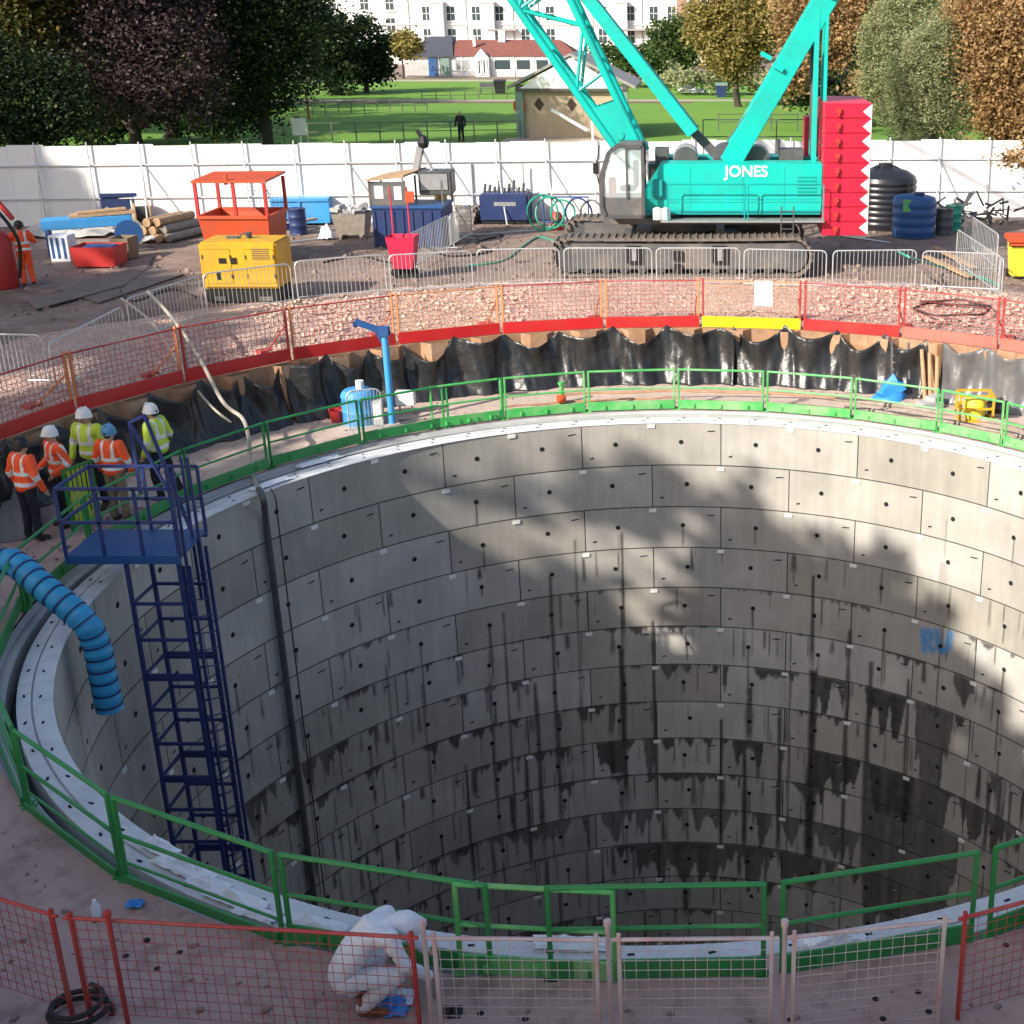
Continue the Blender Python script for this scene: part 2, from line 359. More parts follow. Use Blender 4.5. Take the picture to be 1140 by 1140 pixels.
def drip(px0, px1, py, amt=.7, st=.95, rings=1, fing=3.0, seed=0):
    pm = (px0+px1)/2; a0, _ = wall_at(px0, py); a1, _ = wall_at(px1, py); _, d = wall_at(pm, py)
    zt = round(d/PIT)*PIT; sel = (AN > a0) & (AN < a1); u = U[sel]
    n = .55*vnoise(u, seed+5, fing)+.45*vnoise(u, seed+9, fing*3.3); ln = PIT*rings*np.clip(amt*2*(n-.5+amt*.5), .04, 1.0); eg = np.minimum(u-u.min(), u.max()-u)/(.09*(1+rings)); ln = ln*np.clip(eg+.9*vnoise(u, seed+3, 6)-.25, .03, 1)
    z = ZD[None, :]-zt; v = np.clip((ln[:, None]-z)/.05, 0, 1)*np.clip(z/.03, 0, 1)*st*(.8+.2*vnoise(u, seed+2, 7))[:, None]
    S[sel] = np.maximum(S[sel], v)
rs = random.Random(5)
for k in range(600):                                        # runs of damp below the joints
    ring = rs.choice([3,4,5,5,6,6,7,7,8,8,8,9,9,9,10,10,10,11,11,11,12,12,12,13,13])
    streak(rs.uniform(-75, 62), ring*PIT, rs.uniform(.25, 1.0)*(1.3 if ring > 6 else .9), rs.choice([.010,.012,.014,.018,.024,.035,.055]), rs.uniform(.4, .9))
HOLES = []
for ring in range(17):
    for k in range(18):
        base = 6+SEG*k-180+(10 if ring % 2 else 0)
        for q, f in enumerate((.25, .72)):
            a = base+SEG*(f+rs.uniform(-.012, .012)); z = (ring+.47+rs.uniform(-.02, .02))*PIT
            HOLES.append((a, z))
            if -85 < a < 65 and ring >= 1 and rs.random() < (.3 if ring < 4 else .7):
                streak(a, z, rs.uniform(.25, .75 if ring < 4 else 1.8), rs.choice([.014,.018,.026]), rs.uniform(.6, .95), .3)
for px, py0, py1, wd, st in ((692,592,720,.035,.85),(692,720,905,.075,.9),(727,690,905,.05,.85),(906,640,745,.05,.85),(906,745,1000,.13,.95),(834,765,830,.09,.8),(829,830,960,.06,.9),
        (803,800,960,.04,.9),(868,830,960,.06,.9),(880,740,1000,.03,.7),(640,600,900,.03,.6),(560,680,960,.03,.7),(545,760,940,.04,.7),(596,760,960,.06,.8),(585,840,980,.05,.85),(518,850,990,.035,.8),
        (1054,577,625,.02,.4),(1051,625,690,.11,.28),(946,700,1000,.06,.8),(970,735,1000,.07,.8),(1012,755,980,.05,.8),(1102,870,960,.07,.85),(1126,880,960,.05,.8),(470,760,930,.03,.6),(430,740,880,.03,.6),(612,640,960,.05,.75)):
    a, z = wall_at(px, py0); a2, z2 = wall_at(px, py1); streak(a, z, z2-z, wd, st, .3)
for i, q in enumerate(((963,1012,770,.95,1.0,1.2),(905,926,750,1.0,.9,1),(933,944,757,1.0,.9,1),(805,813,743,1,.9,1),(662,700,824,.95,.95,1),(715,734,824,.9,.85,1),(815,852,826,.97,.97,1),(866,876,828,.9,.9,1),
        (900,962,832,.8,.95,1),(965,1022,842,.95,1,1.3),(1012,1062,800,.95,.78,3.2),(960,1062,866,1.0,.78,2.5),(962,1070,900,.98,.8,5),(1066,1140,905,.75,.9,1.3),(1098,1140,870,.5,.9,1),(334,386,838,.75,.8,1),(268,332,880,.7,.8,1.1),
        (670,760,905,.6,.8,1.1),(770,960,900,.65,.8,1.2),(560,660,905,.45,.7,1.2),(690,960,945,.7,.85,1.4),(480,600,930,.4,.7,1.2),(728,770,742,.35,.8,1),(1060,1085,770,.9,.85,1))):
    drip(q[0], q[1], q[2], q[3], q[4], q[5], seed=i*13)
# JOINTDRIP: ragged damp under the lower joints
for ring in range(4, 15):
    zt = ring*PIT; n = vnoise(U, 300+ring, 5)*.6+vnoise(U, 400+ring, 17)*.4; patch = np.clip((vnoise(U, 500+ring, .9)-.35)*3, 0, 1)*min(1, (ring-2)/6)
    ln = (.03+.5*np.clip(n-.38, 0, 1)**1.3*2.2)*patch; z = ZD[None, :]-zt
    S[:] = np.maximum(S, np.clip((ln[:, None]-z)/.04, 0, 1)*np.clip((z+.015)/.02, 0, 1)*.85*(patch > .05)[:, None]*((AN > -80) & (AN < 64))[:, None])
# blue sprayed mark
strokes = [[(1029,724),(1028,703)],[(1028,703),(1036,704),(1036,711),(1029,713)],[(1031,713),(1038,724)],[(1043,703),(1044,718),(1049,725),(1055,722),(1058,706)]]
sw = [[(lambda q: (math.radians(q[0])*RAD, q[1]))(wall_at(*p)) for p in s_] for s_ in strokes]
um = np.mean([p[0] for s_ in sw for p in s_]); zm = np.mean([p[1] for s_ in sw for p in s_])
ia = np.where(np.abs(U-um) < .9)[0]; iz = np.where(np.abs(ZD-zm) < .9)[0]
for i in ia:
    for j in iz:
        dmin = 9
        for s_ in sw:
            for (x0, y0), (x1, y1) in zip(s_[:-1], s_[1:]):
                t = max(0, min(1, ((U[i]-x0)*(x1-x0)+(ZD[j]-y0)*(y1-y0))/((x1-x0)**2+(y1-y0)**2+1e-9)))
                dmin = min(dmin, math.hypot(U[i]-x0-t*(x1-x0), ZD[j]-y0-t*(y1-y0)))
        PA[i, j] = max(0, min(.9, 1.25-dmin/.10))
na, nz_ = len(AN), len(ZD)
aa = np.radians(AN)[:, None]; V = np.stack([RAD*np.sin(aa)+0*ZD, RAD*np.cos(aa)+0*ZD, -np.repeat(ZD[None], na, 0)], -1).reshape(-1, 3)
I = np.arange(na)[:, None]*nz_+np.arange(nz_-1)[None]; I2 = ((np.arange(na)+1) % na)[:, None]*nz_+np.arange(nz_-1)[None]
Q = np.stack([I, I+1, I2+1, I2], -1).reshape(-1, 4)
me = mesh_np('segment_wall', V, Q[:, ::-1], [], True)
at_s = me.attributes.new('stain', 'FLOAT', 'POINT'); at_s.data.foreach_set('value', S.ravel())
at_p = me.attributes.new('paint', 'FLOAT', 'POINT'); at_p.data.foreach_set('value', PA.ravel())
uvl = me.uv_layers.new(name='UVMap'); uu = (np.repeat(U, nz_)-math.radians(6)*RAD+.5*math.radians(SEG)*RAD)+20*math.radians(SEG)*RAD; vv = np.tile(ZD, na)
li = Q[:, ::-1].ravel(); us = uu[li]; seam = np.repeat(Q[:, 0] >= (na-1)*nz_, 4) & (li < nz_); us = us+seam*2*math.pi*RAD
uvl.data.foreach_set('uv', np.stack([us, vv[li]], -1).astype(np.float32).ravel())
m = bpy.data.materials.new('segment_concrete'); m.use_nodes = True; t = m.node_tree; N = t.nodes; L = t.links; b = N['Principled BSDF']
uvn = N.new('ShaderNodeUVMap'); br = N.new('ShaderNodeTexBrick'); L.new(uvn.outputs[0], br.inputs['Vector'])
br.inputs['Scale'].default_value = 1; br.inputs['Brick Width'].default_value = math.radians(SEG)*RAD; br.inputs['Row Height'].default_value = PIT
br.inputs['Mortar Size'].default_value = .014; br.inputs['Mortar Smooth'].default_value = .3; br.offset = .5
br.inputs['Color1'].default_value = (.36, .335, .29, 1); br.inputs['Color2'].default_value = (.50, .478, .44, 1); br.inputs['Mortar'].default_value = (.06, .057, .053, 1)
tc = N.new('ShaderNodeTexCoord')
def nz(scale, det=8, vec=None, ro=.6):
    n = N.new('ShaderNodeTexNoise'); n.inputs['Scale'].default_value = scale; n.inputs['Detail'].default_value = det; n.inputs['Roughness'].default_value = ro; L.new(vec or tc.outputs['Object'], n.inputs['Vector']); return n.outputs[0]
def mrng(src, a, b_, c, d):
    r = N.new('ShaderNodeMapRange'); r.inputs[1].default_value = a; r.inputs[2].default_value = b_; r.inputs[3].default_value = c; r.inputs[4].default_value = d; L.new(src, r.inputs[0]); return r.outputs[0]
def mixc(f, a, c):
    x = N.new('ShaderNodeMix'); x.data_type = 'RGBA'; L.new(f, x.inputs[0])
    for i, y in ((6, a), (7, c)):
        if isinstance(y, tuple): x.inputs[i].default_value = (*y, 1)
        else: L.new(y, x.inputs[i])
    return x.outputs[2]
mp = N.new('ShaderNodeMapping'); mp.inputs['Scale'].default_value = (2.2, .22, 1); L.new(uvn.outputs[0], mp.inputs[0])
c0 = N.new('ShaderNodeVectorMath'); c0.operation = 'SCALE'; L.new(br.outputs['Color'], c0.inputs[0])
mm_ = N.new('ShaderNodeMath'); mm_.operation = 'MULTIPLY'; L.new(mrng(nz(.9), .3, .7, .84, 1.13), mm_.inputs[0]); L.new(mrng(nz(2.5, 6, mp.outputs[0]), .3, .7, .9, 1.08), mm_.inputs[1]); L.new(mm_.outputs[0], c0.inputs['Scale'])
a1 = N.new('ShaderNodeAttribute'); a1.attribute_name = 'stain'; a2 = N.new('ShaderNodeAttribute'); a2.attribute_name = 'paint'
sm = N.new('ShaderNodeMath'); sm.operation = 'MULTIPLY'; L.new(a1.outputs['Fac'], sm.inputs[0]); L.new(mrng(nz(5), .25, .6, .86, 1), sm.inputs[1])
col = mixc(sm.outputs[0], c0.outputs[0], (.014, .013, .012)); pm_ = N.new('ShaderNodeMath'); pm_.operation = 'MULTIPLY'; L.new(a2.outputs['Fac'], pm_.inputs[0]); L.new(mrng(nz(14), .3, .6, .55, 1), pm_.inputs[1])
col = mixc(pm_.outputs[0], col, (.03, .27, .62)); L.new(col, b.inputs['Base Color']); L.new(mrng(sm.outputs[0], 0, 1, .85, .6), b.inputs['Roughness']); b.inputs['Specular IOR Level'].default_value = .25
bp = N.new('ShaderNodeBump'); bp.inputs['Strength'].default_value = .5; bp.inputs['Distance'].default_value = .03; bp.invert = True; L.new(br.outputs['Fac'], bp.inputs['Height'])
bp2 = N.new('ShaderNodeBump'); bp2.inputs['Strength'].default_value = .12; bp2.inputs['Distance'].default_value = .02; L.new(nz(7), bp2.inputs['Height']); L.new(bp.outputs[0], bp2.inputs['Normal']); L.new(bp2.outputs[0], b.inputs['Normal'])
me.materials.append(m); wall = bpy.data.objects.new('segment_wall', me); COL.objects.link(wall); wall.parent = lining
mb = MB()                                                   # grout holes, lifting slots and white plugs of the segments (pattern of the wall)
def wallpatch(a, z, w_, h_, depth, slant=0.0, n=4):
    p = pol(a, RAD-depth/2+.004, -z); ta = R_(a); tx = Vector((math.cos(ta), -math.sin(ta), 0)); nn = Vector((math.sin(ta), math.cos(ta), 0)); uz = Vector((0,0,1))
    x = tx*math.cos(slant)+uz*math.sin(slant); y = uz*math.cos(slant)-tx*math.sin(slant)
    if n == 4: pts = [p-x*w_/2-y*h_/2, p+x*w_/2-y*h_/2, p+x*w_/2+y*h_/2, p-x*w_/2+y*h_/2]
    else: pts = [p+x*w_/2*math.cos(2*math.pi*i/n)+y*w_/2*math.sin(2*math.pi*i/n) for i in range(n)]
    mb.prism([q-nn*depth/2 for q in pts], nn*depth)
for a, z in HOLES:
    if -105 < a < 80: mb.cur = 0; wallpatch(a, z, .105, .105, .012, n=10)
for ring in range(16):
    for k in range(18):
        base = 6+SEG*k-180+(10 if ring % 2 else 0)
        if not -110 < base < 80: continue
        mb.cur = 1; wallpatch(base+SEG*.5, (ring+.085)*PIT, .16, .075, .03)
        mb.cur = 0
        wallpatch(base+SEG*.93, (ring+.2)*PIT, .17, .022, .012, .1)
        wallpatch(base+SEG*.07, (ring+.78)*PIT, .08, .03, .012, .25)
        mb.cur = 2; wallpatch(base+SEG*.955, (ring+.225)*PIT, .07, .025, .010, .3)
o = wb(mb, 'segment_fittings', ['hole', 'plug', 'concrete'], lining)
tr = MB(); tr.lathe([(RAD, -.03), (RAD-.02, -.012), (RAD, 0), (9.06, .004), (9.065, -.04), (9.085, -.04), (9.09, .0), (9.26, 0), (9.265, -.35)], (CX, CY, 0), 180)
wb(tr, 'top_ring', 'rim', lining, smooth=True)
pk = MB()
for k in range(72):
    for r_, da in ((8.97, 0), (9.17, .6)):
        p = pol(k*5+da, r_, .0045); pk.box(p, (.07, .028, .008), rz=-R_(k*5)+rs.uniform(-.4, .4))
wb(pk, 'bolt_pocket', 'hole', lining)['kind'] = 'stuff'
fl = MB(); fl.lathe([(0, -DEPTH+.02), (RAD+.01, -DEPTH+.02)], (CX, CY, 0), 60); wb(fl, 'shaft_floor', 'dark_steel', lining)
ga = MB(); ga.lathe([(9.263, -.34), (9.42, -.34)], (CX, CY, 0), 120); struct(ga.build('trench_bottom', 'black'))
cl = MB(); cl.lathe([(9.40, -.36), (9.40, -.02), (9.43, -.004), (9.52, -.008), (9.54, -.015), (9.57, .02), (9.60, .06), (9.60, -.3)], (CX, CY, 0), 180)
single(cl, 'concrete_collar', 'concrete', 'pale concrete collar cast round the outside of the shaft rim', 'collar', (CX, CY, 0), smooth=True)

# ------------------------------------------------------------------ green guardrail round the shaft
GX, GY, GR = -.82, 19.6, 9.62
def gp(px_or_a, z=0.0, isang=True):
    a = R_(px_or_a); return Vector((GX+GR*math.sin(a), GY+GR*math.cos(a), z))
def gbase(p): return .17-.12*max(0, min(1, (p.y-10.1)/19.2))
def gang(px, z):                                            # angle of a near-side post seen at column px
    lo, hi = 100, 260
    for _ in range(50):
        m_ = (lo+hi)/2
        if pxof(gp(m_, z))[0] > px: lo = m_
        else: hi = m_
    return lo
def gang_far(px, z):
    lo, hi = -85, 85
    for _ in range(50):
        m_ = (lo+hi)/2
        if pxof(gp(m_, z))[0] < px: lo = m_
        else: hi = m_
    return lo
def guardrail(a0, a1, label, material, kick=True, h=.95, joint=False):
    p, q = gp(a0), gp(a1); p.z, q.z = gbase(p), gbase(q); t = wthing('guardrail_panel', label, 'guardrail', tuple(p), 'green guardrail panels round the shaft rim')
    up = Vector((0,0,1)); d = (q-p).normalized(); p2, q2 = p+d*.05, q-d*.05
    for e in (p2, q2): wb(MB().bar(e, e+up*h, .045, .045).box(e+up*.01, (.14, .14, .02)), 'post', material, t, bevel=.006)
    wb(MB().tube(p2+up*(h-.02), q2+up*(h-.02), .026), 'top_rail', material, t, smooth=True)
    wb(MB().tube(p2+up*h*.54, q2+up*h*.54, .022), 'mid_rail', material, t, smooth=True)
    if kick:
        n = d.cross(up)*.045
        kb = MB().bar(p2+up*.14+n, q2+up*.14+n, .025, .2)
        for f in (.18, .5, .82): c = p2.lerp(q2, f)+up*.12+n*1.5; kb.box(c, (.05, .05, .08))
        wb(kb, 'toe_board', material, t)
    else:
        wb(MB().tube(p2+up*.22, q2+up*.22, .016), 'low_rail', material, t, smooth=True); n = d.cross(up)*.045
        wb(MB().bar(p2+up*.05+n, q2+up*.05+n, .03, .1), 'toe_board', material, t)
    return t
far_posts = [(-84,'beside the blue duct'),(-68,'behind the front of the blue ladder cage'),(-56,'nearest the standing yellow-vested worker'),(-43,'crossed by the pale hose'),(-31.5,'in front of the red bucket')]
A = [-98]+[p[0] for p in far_posts]+[-23.5]
labs = ['green guardrail panel left of the blue duct above the trench', 'green guardrail panel half hidden by the blue duct', 'green guardrail panel behind the blue ladder platform', 'dusty green guardrail panel beside the worker in yellow jacket with shoulder strap',
        'dull green guardrail panel the pale hose crosses', 'dull green guardrail panel in front of the blue drum and red bucket']
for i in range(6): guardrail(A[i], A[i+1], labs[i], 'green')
fa = [gang_far(p, .5) for p in (478, 560, 653, 753, 852, 950, 1046, 1118, 1195)]
fl_ = ['bright green guardrail panel just right of the blue jib post', 'bright green guardrail panel in front of the small orange cone', 'bright green guardrail panel below the red board left of centre', 'bright green guardrail panel below the yellow toe board',
       'bright green guardrail panel in front of the tallest black plastic peak', 'bright green guardrail panel in front of the blue sack', 'bright green guardrail panel left of and partly before the yellow pump', 'green guardrail panel right of the yellow pump at the frame edge']
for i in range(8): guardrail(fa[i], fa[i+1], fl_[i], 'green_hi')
guardrail(262, 243.5, 'green guardrail panel at the left edge between the duct and the reddish mud', 'green')
na_ = [243.5]+[gang(p, 1.1) for p in (14, 122, 307, 546)]
nl = ['green guardrail panel at the left edge above the reddish mud', 'green guardrail panel before the white rim, left of the double post', 'green guardrail panel above white plastic litter on the near rim', 'green guardrail panel behind the white-suited crouching worker']
for i in range(4): guardrail(na_[i], na_[i+1], nl[i], 'green', h=1.0, kick=(i == 3))
g0, g1, g2, g3 = gang(500, 1.1), gang(688, 1.1), gang(603, 1.1), gang(857, 1.1)
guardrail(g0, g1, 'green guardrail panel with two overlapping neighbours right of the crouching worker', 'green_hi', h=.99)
guardrail(g2, g3, 'long green guardrail panel seen square-on above the white mesh barrier', 'green', h=1.02)
g4, g5 = gang(866, 1.1), gang(1093, 1.1); guardrail(g4, g5, 'green guardrail panel sloping up between the pale barrier posts and the red mesh', 'green', h=1.02)
g6 = gang(1300, 1.1); guardrail(g5-.6, g6, 'green guardrail panel above the red mesh at the right edge', 'green', h=1.02)

# ------------------------------------------------------------------ sheet pile wall, plastic sheets, edge protection
WR = 12.42
sp = MB(); vv = []; ff = []; prof = []
a = -150.0
per = math.degrees(1.2/WR)
steps = [(0, 0), (.34, 0), (.5, .24), (.84, .24)]
while a < 150:
    for f, dr in steps: prof.append((a+f*per, WR-.24+dr))
    a += per
for (a, r_) in prof:
    for z in (-.6, YARD+.02): vv.append(pol(a, r_, z))
for i in range(len(prof)-1): ff.append((2*i, 2*i+1, 2*i+3, 2*i+2))
sp.add(vv, ff); o = single(sp, 'sheet_pile_wall', 'rust', 'rusty corrugated sheet pile wall holding back the yard round the pit', 'retaining wall', (CX, CY, 0))
cp = MB(); cp.lathe([(12.42, YARD-.25), (12.41, YARD+.012), (12.66, YARD+.016), (12.66, YARD-.3)], (CX, CY, 0), 180); struct(cp.build('bank_edge', 'rust'))
def plastic_sheet(a0, a1, material, label, seed, top=1.24, sag=.3, gaps=()):
    r = random.Random(seed); n = int((a1-a0)/.28); rows = 16; V_ = []; 
    peaks = [a0]; 
    while peaks[-1] < a1-.5: peaks.append(peaks[-1]+per*r.uniform(.78, 1.15))
    info = [(r.uniform(-.06, .22), r.uniform(.15, 1)*sag, r.uniform(.25, .75)) for _ in peaks]
    ph = [r.uniform(0, 6) for _ in range(8)]
    for i in range(n+1):
        al = a0+(a1-a0)*i/n
        k = max(j for j in range(len(peaks)) if peaks[j] <= al+1e-6); k2 = min(k+1, len(peaks)-1); d = max(1e-3, peaks[k2]-peaks[k]) if k2 > k else 1; t_ = min(1, (al-peaks[k])/d)
        t0 = info[k][0]*(1-t_)+info[k2][0]*t_
        zt = top+.0+t0*.3-info[k][1]*(4*t_*(1-t_))**.85
        zb = floor_z(pol(al, 11.8))-.01
        corr = .15*math.cos(2*math.pi*t_)                   # bulges out on the pans
        for j in range(rows+1):
            s_ = j/rows; z = zb+(zt-zb)*s_
            fold = .03*math.sin((al*2.6+s_*5*math.sin(al*.9+ph[0]))+ph[1])*(1-s_*.4)+.012*math.sin(al*6+ph[2]+s_*4)+.02*math.sin(al*1.4+s_*7+ph[3])
            diag = .035*math.sin(17*(abs(t_-.5)*.55+(1-s_)*.5)+ph[4])*(1-abs(2*t_-1))**.7*s_
            rr = 12.05+corr*1.15*(.35+.65*s_)+fold+diag-(.28*(1-s_)**3)
            V_.append(pol(al, rr, z)-Vector((CX, CY, 0)))
    Q_ = [(i*(rows+1)+j, i*(rows+1)+j+1, (i+1)*(rows+1)+j+1, (i+1)*(rows+1)+j) for i in range(n) for j in range(rows)]
    me = mesh_np('plastic_sheet', np.array(V_), np.array(Q_), [material], True); o = bpy.data.objects.new('plastic_sheet', me); COL.objects.link(o); o.location = (CX, CY, 0)
    so = o.modifiers.new('thickness', 'SOLIDIFY'); so.thickness = .006
    return tag(o, label, 'plastic sheet', 'plastic sheets hung on the pit wall')
plastic_sheet(-80, -45, 'plastic', 'black plastic sheet in shade on the pit wall behind the workers', 3, 1.36, .40)
plastic_sheet(-44.5, angof(452, 12.1, .5), 'plastic', 'black plastic sheet on the pit wall behind the blue drum', 4, 1.36, .40)
plastic_sheet(angof(453, 12.1, .5), angof(818, 12.1, .5), 'plastic', 'glossy black plastic sheet in scallops below the red boards', 5, 1.38, .46)
plastic_sheet(angof(815, 12.1, .5), angof(1030, 12.1, .5), 'plastic', 'black plastic sheet right of the yellow toe board, rising to peaks', 6, 1.46, .50)
plastic_sheet(angof(1046, 12.1, .5), 68, 'plastic_grey', 'dusty grey plastic sheet at the right end of the pit wall', 8, 1.38, .28)

def edge_panel(P, Q, label, mesh_m, toe_m, post_m, h=1.15, toe=.17, grp='mesh edge barriers on the yard edge', wire=.0085, gap=.11, name='edge_barrier', stay=True, post2=None, pw=.05):
    P, Q = Vector(P), Vector(Q); up = Vector((0,0,1)); d = (Q-P); Ln = d.length; d.normalize(); n = d.cross(up)
    t = wthing(name, label, 'barrier', tuple(P), grp)
    for i, e in enumerate((P+d*.06, Q-d*.06)):
        wb(MB().bar(e-up*.02, e+up*(h+.03), pw, pw), 'post', (post2 if (post2 and i) else post_m), t, bevel=.005)
    wb(MB().tube(P+up*(h-.03), Q+up*(h-.03), .018, 6), 'top_rail', mesh_m, t)
    mm2 = MB(); k = int(Ln/gap)
    for i in range(1, k):
        e = P+d*(Ln*i/k); mm2.bar(e+up*toe, e+up*(h-.04), wire, wire)
    kz = int((h-toe)/gap)
    for j in range(kz):
        z = toe+(h-.05-toe)*j/kz; mm2.bar(P+up*z+d*.05, Q+up*z-d*.05, wire, wire)
    wb(mm2, 'mesh', mesh_m, t)
    if toe_m: wb(MB().bar(P+d*.04+up*toe/2+n*.03, Q-d*.04+up*toe/2+n*.03, .012, toe), 'toe_board', toe_m, t)
    if stay:
        e = Q-d*.1; wb(MB().tube(e+up*.75, e-n*.9+up*.02, .018, 6), 'stay', post_m, t); wb(MB().box(e-n*.95+up*.05, (.32, .22, .09), rz=math.atan2(d.y, d.x)), 'foot_block', 'mesh_red', t)
    return t
xs = [-170, -40, 84, 205, 325, 442, 558, 673, 780, 893, 1003, 1112, 1230]
el = ['shaded red mesh edge barrier at far left above the pit', 'shaded red mesh edge barrier before the leftmost steel barrier', 'dull red mesh edge barrier behind the worker in the first yellow vest', 'dull red mesh edge barrier crossed by the pale hose',
      'red mesh edge barrier with its board behind the blue jib arm', 'orange-posted mesh edge barrier just right of the blue jib', 'red mesh edge barrier in front of the left end of the crane track', 'red mesh edge barrier left of the yellow toe board', 'mesh edge barrier with the only yellow toe board',
      'red mesh edge barrier right of the yellow toe board', 'faded red mesh edge barrier before the black coiled cable', 'faded pink-red mesh edge barrier at the right edge']
for i in range(12):
    P, Q = pol(angof(xs[i], 12.52, 1.4), 12.52, YARD+.03), pol(angof(xs[i+1], 12.52, 1.4), 12.52, YARD+.03)
    edge_panel(P, Q, el[i], 'mesh_orange' if i in (5, 8) else 'mesh_red', 'toe_yellow' if i == 8 else ('toe_faded' if i >= 10 else 'toe_red'), 'mesh_orange' if i in (1,2,4,5,6,7) else 'mesh_red', toe=.26)
pA, pB = pol(angof(840, 12.45, 2), 12.42, YARD+.58), pol(angof(860, 12.45, 2), 12.42, YARD+.58)
single(MB().prism([pA, pB, pB+Vector((0,0,.6)), pA+Vector((0,0,.6))], Vector((0,.012,0))), 'sign_board', 'white_paint', 'blank white rectangular sign tied on the mesh above the yellow board', 'sign', tuple(pA))
# ------------------------------------------------------------------ near mesh barriers
NZ = 1.30
def near(px, py): p = at(px, py, NZ); return Vector((p.x, p.y, NF-.02))
pts = [near(-190, 940), near(66, 1018), near(470, 1041), near(676, 1043), near(872, 1041), near(1064, 1021), near(1290, 962)]
nlab = ['red mesh barrier at the lower left corner receding up the mud', 'dull red mesh barrier between the leaning corner post and the crouching worker', 'whitish mesh barrier right of the crouching worker', 'white flaking mesh barrier in the middle of the near edge', 'pale mesh barrier left of the bright red corner post', 'bright red mesh barrier at the lower right corner']
for i in range(6):
    P, Q = pts[i], pts[i+1]; d = (Q-P).normalized()*.035
    edge_panel(P+d, Q-d, nlab[i], ['mesh_red','mesh_red','mesh_white','mesh_white','mesh_white','mesh_red'][i], None, ['mesh_red','mesh_red','mesh_white','mesh_white','mesh_white','mesh_red'][i], h=NZ-NF+.02, toe=.12, grp='near mesh barriers', wire=.0045, gap=.095, stay=False, pw=.036)
for i, (px, lab) in enumerate(((470, 'flaking steel joint post between the dull red and white mesh barriers'), (676, 'grey capped joint post between the two whitish mesh barriers'), (874, 'white knobbed joint post right of centre at the near edge'), (118, 'slim reddish prop post just inside the lower left mesh barrier'))):
    p = near(px, 1030 if px < 200 else 1040)+Vector((0, .05, 0)); single(MB().tube(p, p+Vector((0,0,NZ-NF+.09)), .022, 10).lathe([(0,.03),(.034,.02),(.034,-.03)], p+Vector((0,0,NZ-NF+.1)), 10), 'joint_post', 'mesh_red' if px < 200 else 'mesh_white', lab, 'post', tuple(p), smooth=True)

# ------------------------------------------------------------------ blue ladder tower
tw = wthing('ladder_tower', 'dark blue caged ladder tower hung on the inside of the shaft', 'ladder tower', (-9.2, 19.25, .35))
Xa, Xb, Ya, Yb, ZB = -9.2, -8.38, 19.25, 20.05, -15.5
for x, y in ((Xa, Ya), (Xb, Ya), (Xa+.03, Yb), (Xb+.03, Yb)):
    wb(MB().bar((x, y, ZB), (x, y, .55), .06, .06), 'leg', 'tower_blue', tw)
wb(MB().bar((Xb+.12, Yb+.02, ZB), (Xb+.12, Yb+.02, .4), .045, .045), 'leg', 'tower_blue', tw)
for x in (Xb+.02, Xb+.12): wb(MB().bar((x, Ya+.1, ZB), (x, Ya+.1, .35), .04, .04), 'stile', 'tower_blue', tw)
k = 0; z = -.25
while z > ZB:
    lad = MB()
    lad.bar((Xa, Ya, z), (Xb, Ya, z), .045); lad.bar((Xa+.03, Yb, z), (Xb+.03, Yb, z), .045); lad.bar((Xa, Ya, z), (Xa+.03, Yb, z), .04)
    if k % 3 == 2: lad.bar((Xa, Ya, z-.07), (Xb, Ya, z-.07), .05); lad.bar((Xa+.03, Yb, z-.07), (Xb+.03, Yb, z-.07), .05); lad.bar((Xa+.5, Yb, z), (Xa+.5, Yb, z-.62), .03)
    wb(lad, 'cross_frame', 'tower_blue', tw); z -= .63; k += 1
z = .1
while z > ZB: rg = MB(); rg.tube((Xb+.02, Ya+.1, z), (Xb+.12, Ya+.1, z), .012, 5); rg.bar((Xb+.03, Ya, z), (Xb+.12, Yb, z-.3), .02); wb(rg, 'rung', 'tower_blue', tw); z -= .3
px0, px1, py0_, py1_ = -10.1, -8.32, 19.2, 20.35; PZ = .56
wb(MB().box(((px0+px1)/2, (py0_+py1_)/2, PZ), (px1-px0, py1_-py0_, .05)).bar((px0, py0_, PZ-.05), (px1, py0_, PZ-.05), .06, .1).bar((px0, py1_, PZ-.05), (px1, py1_, PZ-.05), .06, .1), 'platform', 'blue', tw)
for x in (px0, px0+.6, px0+1.2, px1): wb(MB().bar((x, py0_+.03, PZ), (x, py0_+.03, PZ+1.12), .045), 'post', 'tower_blue', tw)
for x in (px0+.05, px0+.9, px1): wb(MB().bar((x, py1_-.03, PZ), (x, py1_-.03, PZ+1.12), .045), 'post', 'tower_blue', tw)
for z in (PZ+.57, PZ+1.12):
    wb(MB().bar((px0, py0_+.03, z), (px1, py0_+.03, z), .045), 'rail', 'tower_blue', tw); wb(MB().bar((px0, py1_-.03, z), (px1, py1_-.03, z), .045), 'rail', 'tower_blue', tw)
    wb(MB().bar((px0, py0_+.03, z), (px0+.05, py1_-.03, z), .045), 'rail', 'tower_blue', tw)
hp = MB(); hp.bar((px0+.8, py1_, 1.2), (px0+.8, py1_, 2.4), .045).bar((px0+.8, py1_, 2.4), (px0+1.1, py1_-.1, 2.55), .045).bar((px0+1.1, py1_-.1, 2.55), (px0+1.75, py0_+.6, .8), .045).bar((px0+.8, py1_, 2.4), (px0+1.35, py1_-.2, 1.3), .04)
wb(hp, 'grab_frame', 'tower_blue', tw)
for y in (py0_+.15, py0_+.75):
    for x in (px1-.08, px1+.02): wb(MB().bar((x, y, -.5), (x, y, 1.95), .04), 'stile', 'tower_blue', tw)
g = wthing('slatted_gate', 'small green and yellow slatted gate behind the blue ladder cage', 'gate', tuple(gp(-66, .1)))
